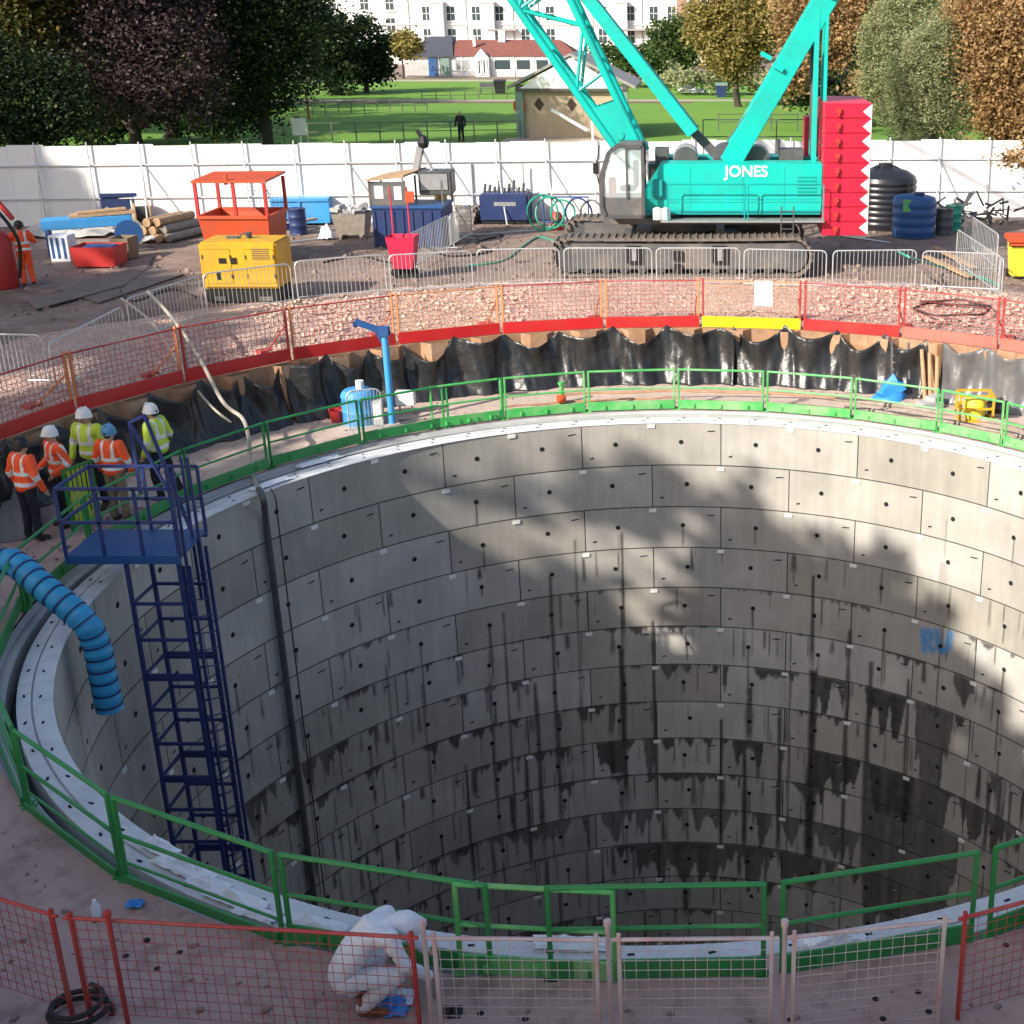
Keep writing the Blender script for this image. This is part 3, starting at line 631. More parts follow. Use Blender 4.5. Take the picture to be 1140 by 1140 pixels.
a_, b_ = pol(angof(78, 10.4, .5), 10.4, .12), pol(angof(108, 10.3, .5), 10.3, .12)
fr = MB().bar(a_+Vector((0,0,.1)), b_+Vector((0,0,.1)), .04).bar(a_+Vector((0,0,1.1)), b_+Vector((0,0,1.1)), .04).bar(a_, a_+Vector((0,0,1.12)), .05).bar(b_, b_+Vector((0,0,1.12)), .05)
wb(fr, 'gate_frame', 'green', g)
sl = MB()
for i in range(1, 6): p = a_.lerp(b_, i/6); sl.bar(p+Vector((0,0,.12)), p+Vector((0,0,1.08)), .05, .02)
wb(sl, 'slats', 'lime', g)

# ------------------------------------------------------------------ duct, hoses, jib
def spline(pts, n=10):
    pts = [Vector(p) for p in pts]; out = []
    for i in range(len(pts)-1):
        p0, p1, p2, p3 = pts[max(i-1,0)], pts[i], pts[i+1], pts[min(i+2,len(pts)-1)]
        for k in range(n):
            t = k/n; out.append(.5*((2*p1)+(p2-p0)*t+(2*p0-5*p1+4*p2-p3)*t*t+(3*p1-p0-3*p2+p3)*t**3))
    return out+[pts[-1]]
P1, P2 = at(10, 625, 1.0), at(92, 690, .28); P3 = P2+Vector((.12, .02, -.38)); P4 = Vector((P3.x+.03, P3.y, -1.2))
while pxof(P4)[1] < 790: P4.z -= .02
dp = spline([at(-70, 690, .3), at(-30, 640, .85), P1, at(50, 655, .7), P2, P3, (P3.x+.02, P3.y, (P3.z+P4.z)/2), P4], 16)
du = wthing('ventilation_duct', 'ribbed bright blue flexible duct bent over the rim into the shaft', 'duct', tuple(P1))
cum = [0]
for i in range(1, len(dp)): cum.append(cum[-1]+(dp[i]-dp[i-1]).length)
fine_p = []; s_ = 0; j = 0
while s_ < cum[-1]:
    while cum[j+1] < s_: j += 1
    fine_p.append(dp[j].lerp(dp[j+1], (s_-cum[j])/(cum[j+1]-cum[j]))); s_ += .028
wb(MB().poly(fine_p, .2, 20, rib=lambda i: .192+.010*math.cos(2*math.pi*i/7)+.004*math.sin(i*1.7)), 'hose_body', 'duct', du, smooth=True)
rb = MB()
for i in range(3, len(fine_p)-1, 7):
    d = (fine_p[i+1]-fine_p[i-1]).normalized()*.012; rb.tube(fine_p[i]-d, fine_p[i]+d, .199, 20)
wb(rb, 'wire_ribs', 'navy', du)
def hose(name, pts, r, material, label, cat='hose', n=10, group=None):
    pts = [Vector(p) for p in pts]; return single(MB().poly(spline(pts, n), r, 7), name, material, label, cat, tuple(pts[0]), group, smooth=True)
aw, zw = wall_at(305, 640, RAD-.06)
hose('grout_hose', [at(165, 325, 2.45), at(190, 352, 2.3), at(220, 395, 1.8), at(248, 447, 1.15), at(270, 466, .95), at(277, 490, .55), at(279, 520, .12), at(288, 545, .06)], .04, 'pale_hose', 'thick pale hose sagging from the yard barrier down to the shaft rim')
hose('grout_hose', [at(135, 332, 2.4), at(172, 362, 2.0), at(205, 415, 1.4), at(235, 452, 1.0), at(257, 470, .8)], .026, 'pale_hose', 'thinner pale hose hanging beside the thick one over the pit wall')
hv = [at(288, 545, .06), at(293, 556, .02)]
for py in (580, 640, 720, 800, 880, 960, 1010):
    px = 293+(py-556)*.128; a, z = wall_at(px, py, RAD-.10); hv.append(pol(a, RAD-.10, -z))
hose('drop_pipe', hv, .062, 'dark_steel', 'dark grey pipe running down the shaft wall below the pale hose', 'pipe')
hose('signal_cable', [p+Vector((.22, .03, 0)) for p in hv], .014, 'cable', 'thin black cable down the shaft wall right of the dark pipe', 'cable')
jb = at(437, 474, .02)
jt = wthing('jib_post', 'slim blue jib post with a raised arm pointing left', 'jib', tuple(jb))
wb(MB().box(jb+Vector((.15,0,.03)), (1.5, .6, .06), rz=.12), 'base_plate', 'grey_steel', jt)
ht = atY(437, 370, jb.y).z
wb(MB().tube(jb, (jb.x, jb.y, ht), .075, 12), 'mast', 'light_blue', jt, smooth=True)
tip = atY(395, 358, jb.y-.1)
wb(MB().bar((jb.x+.12, jb.y, ht-.03), tip, .09, .13).bar((jb.x, jb.y, ht-.35), Vector((jb.x, jb.y, ht)).lerp(tip, .35), .05).box((jb.x, jb.y, ht+.02), (.22, .2, .2)), 'arm', 'blue', jt, bevel=.008)
wb(MB().tube(tip, tip-Vector((0,0,.12)), .05, 10), 'sheave', 'navy', jt)
p = at(426, 474, .02); c_ = wthing('control_cabinet', 'small pale grey cabinet standing left of the blue jib post', 'cabinet', tuple(p)); wb(MB().box(p+Vector((-.05,-.05,.3)), (.2, .2, .6)), 'case', 'concrete', c_, bevel=.01); wb(MB().box(p+Vector((-.05,-.155,.36)), (.15, .012, .34)), 'door', 'white_paint', c_)
p = at(453, 463, .03); c_ = wthing('junction_box', 'white box on a stand right of the blue jib post', 'box', tuple(p)); wb(MB().box(p+Vector((0,0,.42)), (.42, .2, .32)), 'case', 'white_paint', c_, bevel=.012)
for sx in (-.14, .14): wb(MB().bar(p+Vector((sx,0,0)), p+Vector((sx,0,.26)), .04), 'leg', 'steel', c_)
p = at(402, 472, .04); c_ = wthing('plastic_drum', 'blue tarpaulin-wrapped drum behind small grey barrier beside the jib', 'drum', tuple(p))
wb(MB().lathe([(0,0),(.36,0),(.38,.06),(.37,.3),(.385,.32),(.37,.36),(.37,.62),(.385,.64),(.36,.72),(.3,.78),(0,.8)], p, 20), 'barrel', 'light_blue', c_, smooth=True)
wb(MB().lathe([(0,.8),(.09,.8),(.09,.98),(0,.99)], p+Vector((.05,0,0)), 12), 'filler_cap', 'white_paint', c_)
p = at(376, 471, .04); c_ = wthing('bucket', 'small red bucket on the pit floor left of the blue drum', 'bucket', tuple(p)); wb(MB().lathe([(0,.02),(.13,.0),(.17,.3),(.185,.31),(.155,.31),(.12,.04)], p, 16), 'tub', 'red', c_, smooth=True); wb(MB().poly([p+Vector((.17*math.cos(t), .17*math.sin(t)*.2, .3+.1*math.sin(t))) for t in np.linspace(0, math.pi, 9)], .008, 6), 'handle', 'steel', c_)

def steel_barrier(P, Q, label, bars=19, h=1.1, matn='galv', grp='galvanised pedestrian barriers in the yard', group_ok=True):
    P, Q = Vector(P), Vector(Q); up = Vector((0,0,1)); d = (Q-P); Ln = d.length; d.normalize(); n = d.cross(up)
    t = wthing('pedestrian_barrier', label, 'barrier', tuple(P), grp)
    r = .14; lo = .14; fr = []
    def corner(cx, cz, a0, a1): return [P+d*(cx+r*math.cos(R_(a)))+up*(cz+r*math.sin(R_(a))) for a in np.linspace(a0, a1, 5)]
    fr = [P+d*.04+up*lo]+corner(.04+r, h-r, 180, 90)+corner(Ln-.04-r, h-r, 90, 0)+[P+d*(Ln-.04)+up*lo]
    wb(MB().poly(fr, .019, 7).tube(P+d*.04+up*(lo+.02), P+d*(Ln-.04)+up*(lo+.02), .016, 6), 'frame', matn, t, smooth=True)
    bb = MB()
    for i in range(1, bars+1):
        e = P+d*(.04+(Ln-.08)*i/(bars+1)); bb.tube(e+up*(lo+.02), e+up*(h-.01), .008, 5, caps=False)
    wb(bb, 'bars', matn, t)
    for f in (.12, .88):
        e = P+d*Ln*f; wb(MB().bar(e-n*.28+up*.02, e+n*.28+up*.02, .05, .025).bar(e+up*.02, e+up*lo, .035), 'foot', matn, t)
    return t
bt = [(-60,372),(48,374),(53,384),(136,342),(139,334),(222,308),(224,306),(324,294),(326,292),(429,284),(431,285),(526,280),(529,279),(624,277),(626,277),(727,277),(729,277),(825,277),(827,278),(922,280),(926,280),(1022,279),(1026,280),(1116,284)]
bl = ['steel barrier cut by the left frame edge', 'leaning steel barrier second from the left edge', 'steel barrier whose corner the pale hose crosses', 'steel barrier in front of the left half of the yellow generator', 'steel barrier just right of the yellow generator', 'steel barrier in front of the pink bin',
      'steel barrier left of the front idler of the crane track', 'steel barrier in front of the front end of the crane track', 'steel barrier in front of the middle of the crane track', 'steel barrier in front of the rear end of the crane track', 'steel barrier below the red counterweight', 'steel barrier below the blue water tank with a green hose on it']
for i in range(12):
    a, b = at(*bt[2*i], YARD+1.1), at(*bt[2*i+1], YARD+1.1); a.z = b.z = YARD+.02; steel_barrier(a, b, bl[i])
for (q, lab) in ((((455,262),(500,240)), 'steel barrier side-on behind the pink bin'), (((500,240),(524,228)), 'steel barrier farther back beside the blue gantry frame'),
        (((1075,237),(1112,262)), 'leaning steel barrier near the wheelie bin, rear one'), (((1066,256),(1118,290)), 'leaning steel barrier near the wheelie bin, front one')):
    a, b = at(*q[0], YARD+1.1), at(*q[1], YARD+1.1); a.z = b.z = YARD+.02; steel_barrier(a, b, lab, 24)
a, b = gp(-42.5)+Vector((-.45,.5,0)), gp(-34)+Vector((-.3,.75,0)); a.z = b.z = -.05
steel_barrier(at(383, 436, 1.05)*1-Vector((0,0,1.0)), at(425, 432, 1.05)-Vector((0,0,1.0)), 'short grey steel barrier in front of the blue drum on the pit floor', 9, 1.0)

# small things on the far walkway
p = at(624, 457, .0); c_ = wthing('valve_post', 'small orange-topped hydrant post behind the far green rail', 'valve', tuple(p+Vector((0,.35,0)))); q = p+Vector((0,.35,.05))
wb(MB().lathe([(0,0),(.1,0),(.1,.04),(.05,.05),(.05,.45),(.08,.47),(.08,.52),(0,.53)], q, 12), 'standpipe', 'green_hi', c_, smooth=True); wb(MB().lathe([(0,0),(.11,.0),(.11,.12),(.05,.16),(0,.16)], q+Vector((0,-.1,.08)), 12), 'coupling', 'orange', c_, smooth=True)
p = at(989, 445, .04); r = random.Random(4); mb = MB(); vv = []
for i in range(12):
    for j in range(7): 
        a = 2*math.pi*i/12; t = j/6; rr = (.40*(1-t)**.7*(1+.25*math.sin(3*a+5*t))*r.uniform(.75, 1.25)+.02); vv.append(p+Vector((rr*math.cos(a)+.1*t, rr*.7*math.sin(a), .62*t*r.uniform(.9, 1.05))))
mb.add(vv, [(i*7+j, i*7+j+1, ((i+1) % 12)*7+j+1, ((i+1) % 12)*7+j) for i in range(12) for j in range(6)]); single(mb, 'sack', 'blue_bag', 'crumpled blue sack on the far walkway before the grey ladder', 'sack', tuple(p), smooth=True)
p = at(1084, 468, .05); c_ = wthing('pump', 'yellow skid pump with black hose end on the right walkway', 'pump', tuple(p))
fr = MB()
for sx in (-.36, .36):
    for sy in (-.25, .25): fr.bar(p+Vector((sx,sy,.02)), p+Vector((sx,sy,.62)), .05)
for z in (.05, .33, .62):
    for sy in (-.25, .25): fr.bar(p+Vector((-.36,sy,z)), p+Vector((.36,sy,z)), .045)
    for sx in (-.36, .36): fr.bar(p+Vector((sx,-.25,z)), p+Vector((sx,.25,z)), .045)
wb(fr, 'frame', 'yellow', c_); wb(MB().lathe([(0,.06),(.2,.06),(.24,.15),(.24,.42),(.17,.52),(0,.54)], p, 16), 'motor_housing', 'bin_yellow', c_, smooth=True)
wb(MB().tube(p+Vector((.3,0,.3)), p+Vector((.72,.0,.3)), .15, 14), 'outlet', 'black', c_)
la = pol(angof(1006, 12.0, .5), 11.85, .05); lt = pol(angof(1000, 12.0, 1), 12.1, 1.3); c_ = wthing('access_ladder', 'grey aluminium ladder leaning on the pit wall right of the blue sack', 'ladder', tuple(la))
sd = Vector((math.cos(R_(20)), -math.sin(R_(20)), 0))*.2
for s_ in (-1, 1): wb(MB().bar(la+sd*s_, lt+sd*s_, .05, .03), 'stile', 'grey_steel', c_)
for i in range(1, 8): q = la.lerp(lt, i/8); wb(MB().tube(q-sd, q+sd, .016, 6), 'rung', 'grey_steel', c_)
for i, (dx, lab) in enumerate(((0, 'brown timber pole leaning in the gap between the plastic sheets, left one'), (9, 'brown timber pole leaning in the gap between the plastic sheets, middle one'), (18, 'brown timber pole leaning in the gap between the plastic sheets, right one'))):
    p = pol(angof(1032+dx*.7, 11.9, .5), 11.85, .05); q = pol(angof(1028+dx, 12.2, 1), 12.05, 1.2-.06*i); single(MB().tube(p, q, .055, 8, .045), 'timber_pole', 'timber', lab, 'pole', tuple(p), 'timber poles on the pit wall', smooth=True)
p = at(1035, 455, .05); single(MB().box(p+Vector((0,0,.09)), (.55, .35, .18), rz=.4).box(p+Vector((.1,.1,.23)), (.4, .3, .1), rz=.9), 'rubble_block', 'concrete', 'pale broken concrete block beside the timber poles', 'block', tuple(p), bevel=.02)
for i, (x0, y0, x1, y1, r_, lab) in enumerate(((560,452,760,440,.03,'thin dark service pipe along the far walkway left of centre'), (620,445,985,446,.035,'brown service pipe lying along the far walkway by the wall'), (930,440,1140,486,.06,'thick brown pipe lying on the right walkway beneath the yellow pump'), (940,452,1140,500,.05,'second brown pipe on the right walkway close to the green toe board'))):
    a0, a1 = wall_at(x0, y0, 10.6)[0], wall_at(x1, y1, 10.6)[0]; pp = []
    rr = [10.5, 11.1, 10.9, 10.35][i]
    aL, aH = angof(x0, rr, 0), angof(x1, rr, 0)
    for k in range(14): q = pol(aL+(aH-aL)*k/13, rr+.05*math.sin(k*1.7), 0); q.z = floor_z(q)+r_; pp.append(q)
    single(MB().poly(pp, r_, 7), 'service_pipe', 'timber_old' if i > 1 else 'rust', lab, 'pipe', tuple(pp[0]), 'service pipes on the far walkway', smooth=True)
# grey planks leaning at the left edge
for i, (x0, y0, x1, y1, lab) in enumerate(((-8,600,4,540,'grey plank at the left edge, leftmost of the leaning stack'), (6,605,12,540,'grey plank leaning second in the stack at the left edge'), (20,603,22,542,'grey plank leaning third in the stack behind the black-helmeted worker'), (33,600,34,545,'grey plank leaning rightmost in the stack behind the black-helmeted worker'))):
    p = at(x0, y0, .1); q = at(x1, y1, .6); single(MB().bar(p, q, .24, .05), 'plank', 'plank_grey', lab, 'plank', tuple(p), 'grey planks at the left edge', bevel=.008)
# litter on the rim
def crumple(p, sx, sy, h, seed, material, name, label, cat, rz=0):
    r = random.Random(seed); n = 9; vv = []
    for i in range(n):
        for j in range(n):
            x, y = (i/(n-1)-.5), (j/(n-1)-.5); e = 1-max(abs(x), abs(y))*1.7
            v = Vector((x*sx+r.uniform(-.04,.04)*sx, y*sy+r.uniform(-.04,.04)*sy, max(0, e)*h*r.uniform(.15, 1.0)+.012)); vv.append(Matrix.Rotation(rz, 3, 'Z') @ v+p)
    ff = [(i*n+j, i*n+j+1, (i+1)*n+j+1, (i+1)*n+j) for i in range(n-1) for j in range(n-1)]
    o = single(MB().add(vv, ff), name, material, label, cat, tuple(p)); s_ = o.modifiers.new('thickness', 'SOLIDIFY'); s_.thickness = .006; return o
lit = [(262,1002,.75,.22,'crumpled white plastic on the near rim left of the double green post'), (205,968,.8,.22,'white plastic strip on the rim beside the second near post'), (232,985,.5,.2,'scrunched white plastic between the near-left posts'),
       (178,945,.5,.2,'white plastic scrap highest on the near-left rim'), (350,1030,.7,.2,'white plastic bunched just left of the crouching worker'), (640,1052,.8,.2,'white plastic on the rim right of the crouching worker behind the mesh'), (930,1048,.6,.18,'white plastic on the near rim left of the red corner post'), (285,1018,.5,.18,'white plastic by the foot of the double green post')]
for i, (px, py, sx, sy, lab) in enumerate(lit):
    p = at(px, py, .02); crumple(p, sx, sy, .12, i+3, 'litter', 'plastic_litter', lab, 'litter', math.atan2(p.y-CY, p.x-CX)+math.pi/2)
for i, (px, py, sx, lab) in enumerate(((300,545,.9,'clear plastic wrap on the rim under the pale hose'), (355,520,1.0,'clear plastic wrap on the rim right of the dark pipe'), (385,503,.6,'grey plastic wrap on the rim left of the jib base'))):
    p = at(px, py-6, .02); crumple(p, sx, .25, .08, 30+i, 'litter', 'plastic_litter', lab, 'litter', math.atan2(p.y-CY, p.x-CX)+math.pi/2)
crumple(at(150, 1008, NF+.01), .16, .12, .08, 51, 'blue_bag', 'rag', 'small blue rag on the near mud below the rim', 'rag')
crumple(at(434, 1122, NF+.01), .34, .26, .12, 52, 'blue_bag', 'plastic_bag', 'blue and white bag on the ground under the crouching worker', 'bag')
crumple(at(448, 1112, NF+.01), .22, .2, .1, 53, 'litter', 'plastic_bag', 'white bag on the ground right of the blue one by the worker', 'bag')
p = at(108, 1020, NF+.01); single(MB().lathe([(0,0),(.04,0),(.045,.12),(.02,.16),(.02,.19),(0,.19)], p, 12), 'bottle', 'litter', 'small pale bottle standing near the slim reddish post', 'bottle', tuple(p), smooth=True)
p = at(502, 1128, NF+.01); crumple(p, .2, .16, .09, 54, 'black', 'glove', 'black and white glove on the ground right of the crouching worker', 'glove')
# near working slab and boards
def slab(px, label, nm, material, z=NF-.01, th=.03):
    pp = [at(x, y, z) for x, y in px]; return single(MB().prism(pp, Vector((0,0,th))), nm, material, label, 'slab', tuple(pp[0]))
slab([(120,1052),(300,1060),(330,1140),(330,1190),(125,1190)], 'lighter concrete slab with bolt holes behind the lower left mesh', 'concrete_slab', 'pit_mud')
slab([(480,1096),(560,1088),(1070,1052),(1150,1040),(1200,1190),(480,1190)], 'pinkish grey concrete slab with bolt holes along the near right', 'concrete_slab', 'pit_mud')
hh = MB()
for (x, y) in ((140,1064),(163,1046),(175,1078),(200,1060),(975,1112),(1022,1104),(983,1134),(1034,1126),(1120,1052),(880,1135),(585,1134),(535,1128)):
    p = at(x, y, NF+.024); hh.lathe([(0,0),(.032,0),(.032,-.03)], p, 10)
single(hh, 'bolt_holes', 'hole', 'dark round bolt holes dotted over the near concrete slabs', 'holes', (0,0,0))['kind'] = 'stuff'
p = at(90, 1133, NF); single(MB().poly([p+Vector((.28*math.cos(t)*(1-.02*t), .2*math.sin(t), .03+.012*t)) for t in np.linspace(0, 14, 60)], .025, 6), 'cable_coil', 'rubber', 'black coiled cable on the ground at the lower left corner post', 'cable', tuple(p), smooth=True)
p = at(1060, 350, YARD+.1); single(MB().poly([p+Vector((.95*math.cos(t)*(1+.04*math.sin(t*3)), .85*math.sin(t)*(1-.01*t), .05+.015*t+.05*math.sin(t*2.3)**2)) for t in np.linspace(.3, 8.7, 60)], .03, 6), 'cable_coil', 'rubber', 'black coiled cable lying on the gravel at the right', 'cable', tuple(p), smooth=True)
hose('yard_cable', [at(x, y, YARD+.03) for x, y in ((170,285),(163,300),(140,318),(135,325),(150,335),(190,322),(218,330))], .03, 'cable', 'black cable snaking over the mud left of the generator', 'cable')
hose('water_hose', [at(x, y, YARD+z) for x, y, z in ((1000,280,.9),(1012,286,1.1),(1030,292,.5),(1060,300,.1),(1090,308,.1),(1112,318,.08))], .035, 'green_hose', 'green hose from the tank area down the gravel at right')
# ------------------------------------------------------------------ people
from mathutils import noise as mnoise
_sph = []
for i in range(7):
    for j in range(12):
        t_, f_ = math.pi*(i+.5)/7, 2*math.pi*j/12; _sph.append(Vector((math.sin(t_)*math.cos(f_), math.sin(t_)*math.sin(f_), math.cos(t_))))
_sphf = [(i*12+j, (i+1)*12+j, (i+1)*12+(j+1) % 12, i*12+(j+1) % 12) for i in range(6) for j in range(12)]+[tuple(range(12)), tuple(range(72, 84))[::-1]]
def skin(name, V_, E_, Rd, material, parent, sub=2, extra=None, zones=None, mats=None, wrinkle=0.0):
    """One continuous surface grown over a skeleton of joints: overlapping round limbs fused by a voxel remesh."""
    mb = MB(); V_ = [Vector(v) for v in V_]; R2_ = [r if isinstance(r, tuple) else (r, r) for r in Rd]
    done = False
    for (i, j) in (E_ or [(0, 0)]):
        n = max(2, int((V_[i]-V_[j]).length/.03))
        for k in range(n+1):
            f = k/n; c = V_[i].lerp(V_[j], f); rx = R2_[i][0]*(1-f)+R2_[j][0]*f; ry = R2_[i][1]*(1-f)+R2_[j][1]*f
            mb.add([c+Vector((p.x*rx, p.y*ry, p.z*ry)) for p in _sph], _sphf)
    me = bpy.data.meshes.new(name); me.from_pydata([tuple(v) for v in mb.v], [], mb.f); o = bpy.data.objects.new(name, me); COL.objects.link(o)
    rm = o.modifiers.new('fuse', 'REMESH'); rm.mode = 'VOXEL'; rm.voxel_size = .016 if max(r[0] for r in R2_) > .07 else .01
    sm_ = o.modifiers.new('smooth', 'SMOOTH'); sm_.factor = .5; sm_.iterations = 4
    dg = bpy.context.evaluated_depsgraph_get(); m2 = bpy.data.meshes.new_from_object(o.evaluated_get(dg)); bpy.data.objects.remove(o)
    if wrinkle:
        for v in m2.vertices:
            p = Vector(v.co); a_ = mnoise.noise(p*7)+.6*mnoise.noise(Vector((p.x*16, p.y*16, p.z*9)))+.4*abs(mnoise.noise(p*11+Vector((3,1,2)))); v.co = p+Vector(v.normal)*a_*wrinkle
    if extra:
        b = bmesh.new(); b.from_mesh(m2); m3 = bpy.data.meshes.new('x'); m3.from_pydata([tuple(v) for v in extra.v], [], extra.f); b.from_mesh(m3); bmesh.ops.recalc_face_normals(b, faces=b.faces); b.to_mesh(m2); b.free()
    m2.materials.clear()
    for k in (mats or [material]): m2.materials.append(M[k])
    if zones:
        for p in m2.polygons: p.material_index = zones(p.center)
    m2.polygons.foreach_set('use_smooth', [True]*len(m2.polygons)); m2.name = name
    o = bpy.data.objects.new(name, m2); COL.objects.link(o); o.parent = parent; return o
STAND = dict(pelvis=(0,0,.96), waist=(0,.0,1.1), chest=(0,.01,1.32), neck=(0,.0,1.5), head=(0,.03,1.6), crown=(0,.02,1.72))
def person(label, loc, rz, jacket, trousers, hat, arms=((-.30,-.02,1.17),(-.29,.10,.92),(.30,-.02,1.17),(.29,.10,.92)), legs=None, lean=0.0, hat_m='white_paint', bands=True, scale=1.0, J=None, hood=False, boots='boot', head_turn=0.0):
    t = thing('person', label, 'person', loc, rz); t.scale = (scale,)*3
    J = dict(STAND if J is None else J)
    if lean:
        for k in ('waist', 'chest', 'neck', 'head', 'crown'): x, y, z = J[k]; J[k] = (x, y+lean*(z-.96), z)
    V3 = {k: Vector(v) for k, v in J.items()}
    up_ = (V3['neck']-V3['waist']).normalized(); sx = Vector((1,0,0))
    sh = [V3['neck']-up_*.07+sx*s*.19 for s in (-1, 1)]
    el = [Vector(arms[0]), Vector(arms[2])]; wr = [Vector(arms[1]), Vector(arms[3])]
    legs = legs or (((-.10,.02,.50),(-.11,-.02,.09),(-.12,.14,.04)), ((.10,.02,.50),(.12,-.02,.09),(.14,.14,.04)))
    hip = [V3['pelvis']+Vector((s*.095,0,-.04)) for s in (-1, 1)]
    V_ = [V3['pelvis'], V3['waist'], V3['chest'], V3['neck'], V3['head'], V3['crown']]; E_ = [(0,1),(1,2),(2,3),(3,4),(4,5)]; Rd = [(.13,.10),(.12,.095),(.14,.105),.055,.088,.06]
    ext = MB()
    for i in (0, 1):
        n = len(V_); V_ += [sh[i], el[i], wr[i], wr[i]+(wr[i]-el[i]).normalized()*.08]; E_ += [(2,n),(n,n+1),(n+1,n+2),(n+2,n+3)]; Rd += [.055,.042,.03,.032]
        hd = (wr[i]-el[i]).normalized(); pb = wr[i]+hd*.07; sd = Vector((0,1,0)) if abs(hd.y) < .8 else Vector((1,0,0)); cur = hd.cross(sd).normalized()*(1 if i else -1)
        for k in range(4):
            b0 = pb+sd*(.03-.02*k); ln = (.065,.075,.07,.055)[k]; m1 = b0+hd*ln*.5+cur*.008; ext.tube(b0-hd*.03, m1, .009, 6, .0085); ext.tube(m1, m1+hd*ln*.4+cur*.028, .0085, 6, .006)
        ext.tube(wr[i]+hd*.02+sd*.02, wr[i]+hd*.07+sd*.055+cur*.01, .011, 6, .008)
    for i in (0, 1):
        n = len(V_); k_, a_, to = [Vector(v) for v in legs[i]]; V_ += [hip[i], k_, a_, to]; E_ += [(0,n),(n,n+1),(n+1,n+2),(n+2,n+3)]; Rd += [.085,.058,.042,.035]
    hc = V3['head']; hf = Vector((math.sin(head_turn), math.cos(head_turn), 0)); hr = Vector((hf.y, -hf.x, 0))
    ext.tube(hc+hf*.085+Vector((0,0,.02)), hc+hf*.118-Vector((0,0,.012)), .012, 6, .016)
    for s in (-1, 1): ext.lathe([(0,.028),(.016,.018),(.02,0),(.012,-.022),(0,-.03)], hc+hr*s*.092, 8)
    body = skin('body', V_, E_, [tuple(v*.72 for v in r) if isinstance(r, tuple) else (r*.8 if i not in (4, 5) else r) for i, r in enumerate(Rd)] if hood else Rd, 'skin', t, 2, ext)
    ey = MB()
    for s in (-1, 1): ey.lathe([(0,.011),(.010,.004),(.010,-.004),(0,-.011)], hc+hf*.088+hr*s*.034+Vector((0,0,.035)), 8)
    ey.bar(hc+hf*.092+hr*-.025-Vector((0,0,.045)), hc+hf*.092+hr*.025-Vector((0,0,.045)), .01)
    ey.build('face_features', 'hair', body)
    # jacket
    dn = (V3['pelvis']-V3['waist']).normalized()
    V2 = [V3['chest'], V3['waist'], V3['pelvis']+dn*-.02, V3['neck']-up_*.04]; E2 = [(0,1),(1,2),(0,3)]; R2 = [(.20,.135),(.19,.13),(.205,.145),(.085,.08)] if not hood else [(.195,.135),(.18,.14),(.185,.155),(.10,.09)]
    for i in (0, 1): n = len(V2); V2 += [sh[i], el[i], wr[i]]; E2 += [(0,n),(n,n+1),(n+1,n+2)]; R2 += [.085,.066,.05] if not hood else [.085,.072,.052]
    ax0, axd = V3['pelvis'], (V3['neck']-V3['pelvis']).normalized()
    def zone(c):
        c = Vector(c); h = (c-ax0).dot(axd); side = abs(c.x)
        if not bands: return 0
        if side < .235 and (.02 < h < .085 or .19 < h < .255): return 1
        if side < .2 and h > .255 and .07 < side < .125: return 1
        for i in (0, 1):
            d = (c-el[i]).dot((wr[i]-el[i]).normalized())
            if side >= .235 and abs(d-.03) < .035: return 1
        return 0
    skin('jacket', V2, E2, R2, jacket, t, 3, None, zone, [jacket, 'reflect'], .012 if not hood else .02)
    V2 = [V3['pelvis']]; E2 = []; R2 = [(.17,.13)] if not hood else [(.175,.15)]
    for i in (0, 1):
        k_, a_, to = [Vector(v) for v in legs[i]]; n = len(V2); V2 += [hip[i], k_, a_+Vector((0,0,.03))]; E2 += [(0,n),(n,n+1),(n+1,n+2)]; R2 += [.105,.08,.066] if not hood else [.112,.09,.072]
    skin('trousers', V2, E2, R2, trousers, t, 2, wrinkle=.012 if not hood else .02)
    for i in (0, 1):
        k_, a_, to = [Vector(v) for v in legs[i]]; skin('boot', [a_+Vector((0,0,.08)), a_-Vector((0,0,.01)), to], [(0,1),(1,2)], [.058,.056,.045], boots, t, 2)
    if hat:
        hm = MB(); c = hc+Vector((0,.0,.045)); ax = (V3['crown']-V3['head']).normalized()
        rot = Vector((0,0,1)).rotation_difference(ax).to_matrix()
        h2 = MB(); h2.lathe([(0,.145),(.04,.14),(.075,.122),(.104,.09),(.122,.045),(.128,.0),(.129,-.02),(.135,-.028),(.122,-.03),(.11,.0)], (0,0,0), 20); h2.prism([Vector((.08*math.cos(a), .105+.05*math.sin(a), -.026)) for a in np.linspace(0, math.pi, 8)], Vector((0,0,.012)))
        h2.bar((0,-.09,.115), (0,.09,.115), .02, .05)
        hm.v = [rot @ v+c for v in h2.v]; hm.f = h2.f; hm.m = h2.m
        hm.build('hard_hat', hat_m, t, smooth=True)
        skin('hair', [hc+Vector((0,-.05,.0)), hc+Vector((0,-.06,.04))], [(0,1)], [.07,.075], 'hair', t, 1)
    if hood:
        skin('hood', [V3['neck'], V3['head'], V3['crown']], [(0,1),(1,2)], [.085,.12,.085], jacket, t, 3, wrinkle=.012)
    return t
def foot(px, py): p = at(px, py, .1); p.z = floor_z(p); return tuple(p)
person('worker in orange hi-vis coat and black hard hat at the left edge', foot(40, 602), R_(-25), 'hi_orange', 'trouser_dark', True, hat_m='black', lean=.06, scale=1.02)
person('worker in orange and black coat with white hard hat beside black-helmeted colleague', foot(76, 585), R_(140), 'hi_orange', 'trouser_dark', True, arms=((-.32,-.05,1.18),(-.24,.16,1.02),(.30,-.02,1.17),(.22,.2,1.05)), scale=1.02)
person('worker in yellow hi-vis coat and white hard hat half hidden by blue-helmeted worker', foot(112, 565), R_(170), 'lime', 'trouser_dark', True, scale=1.06)
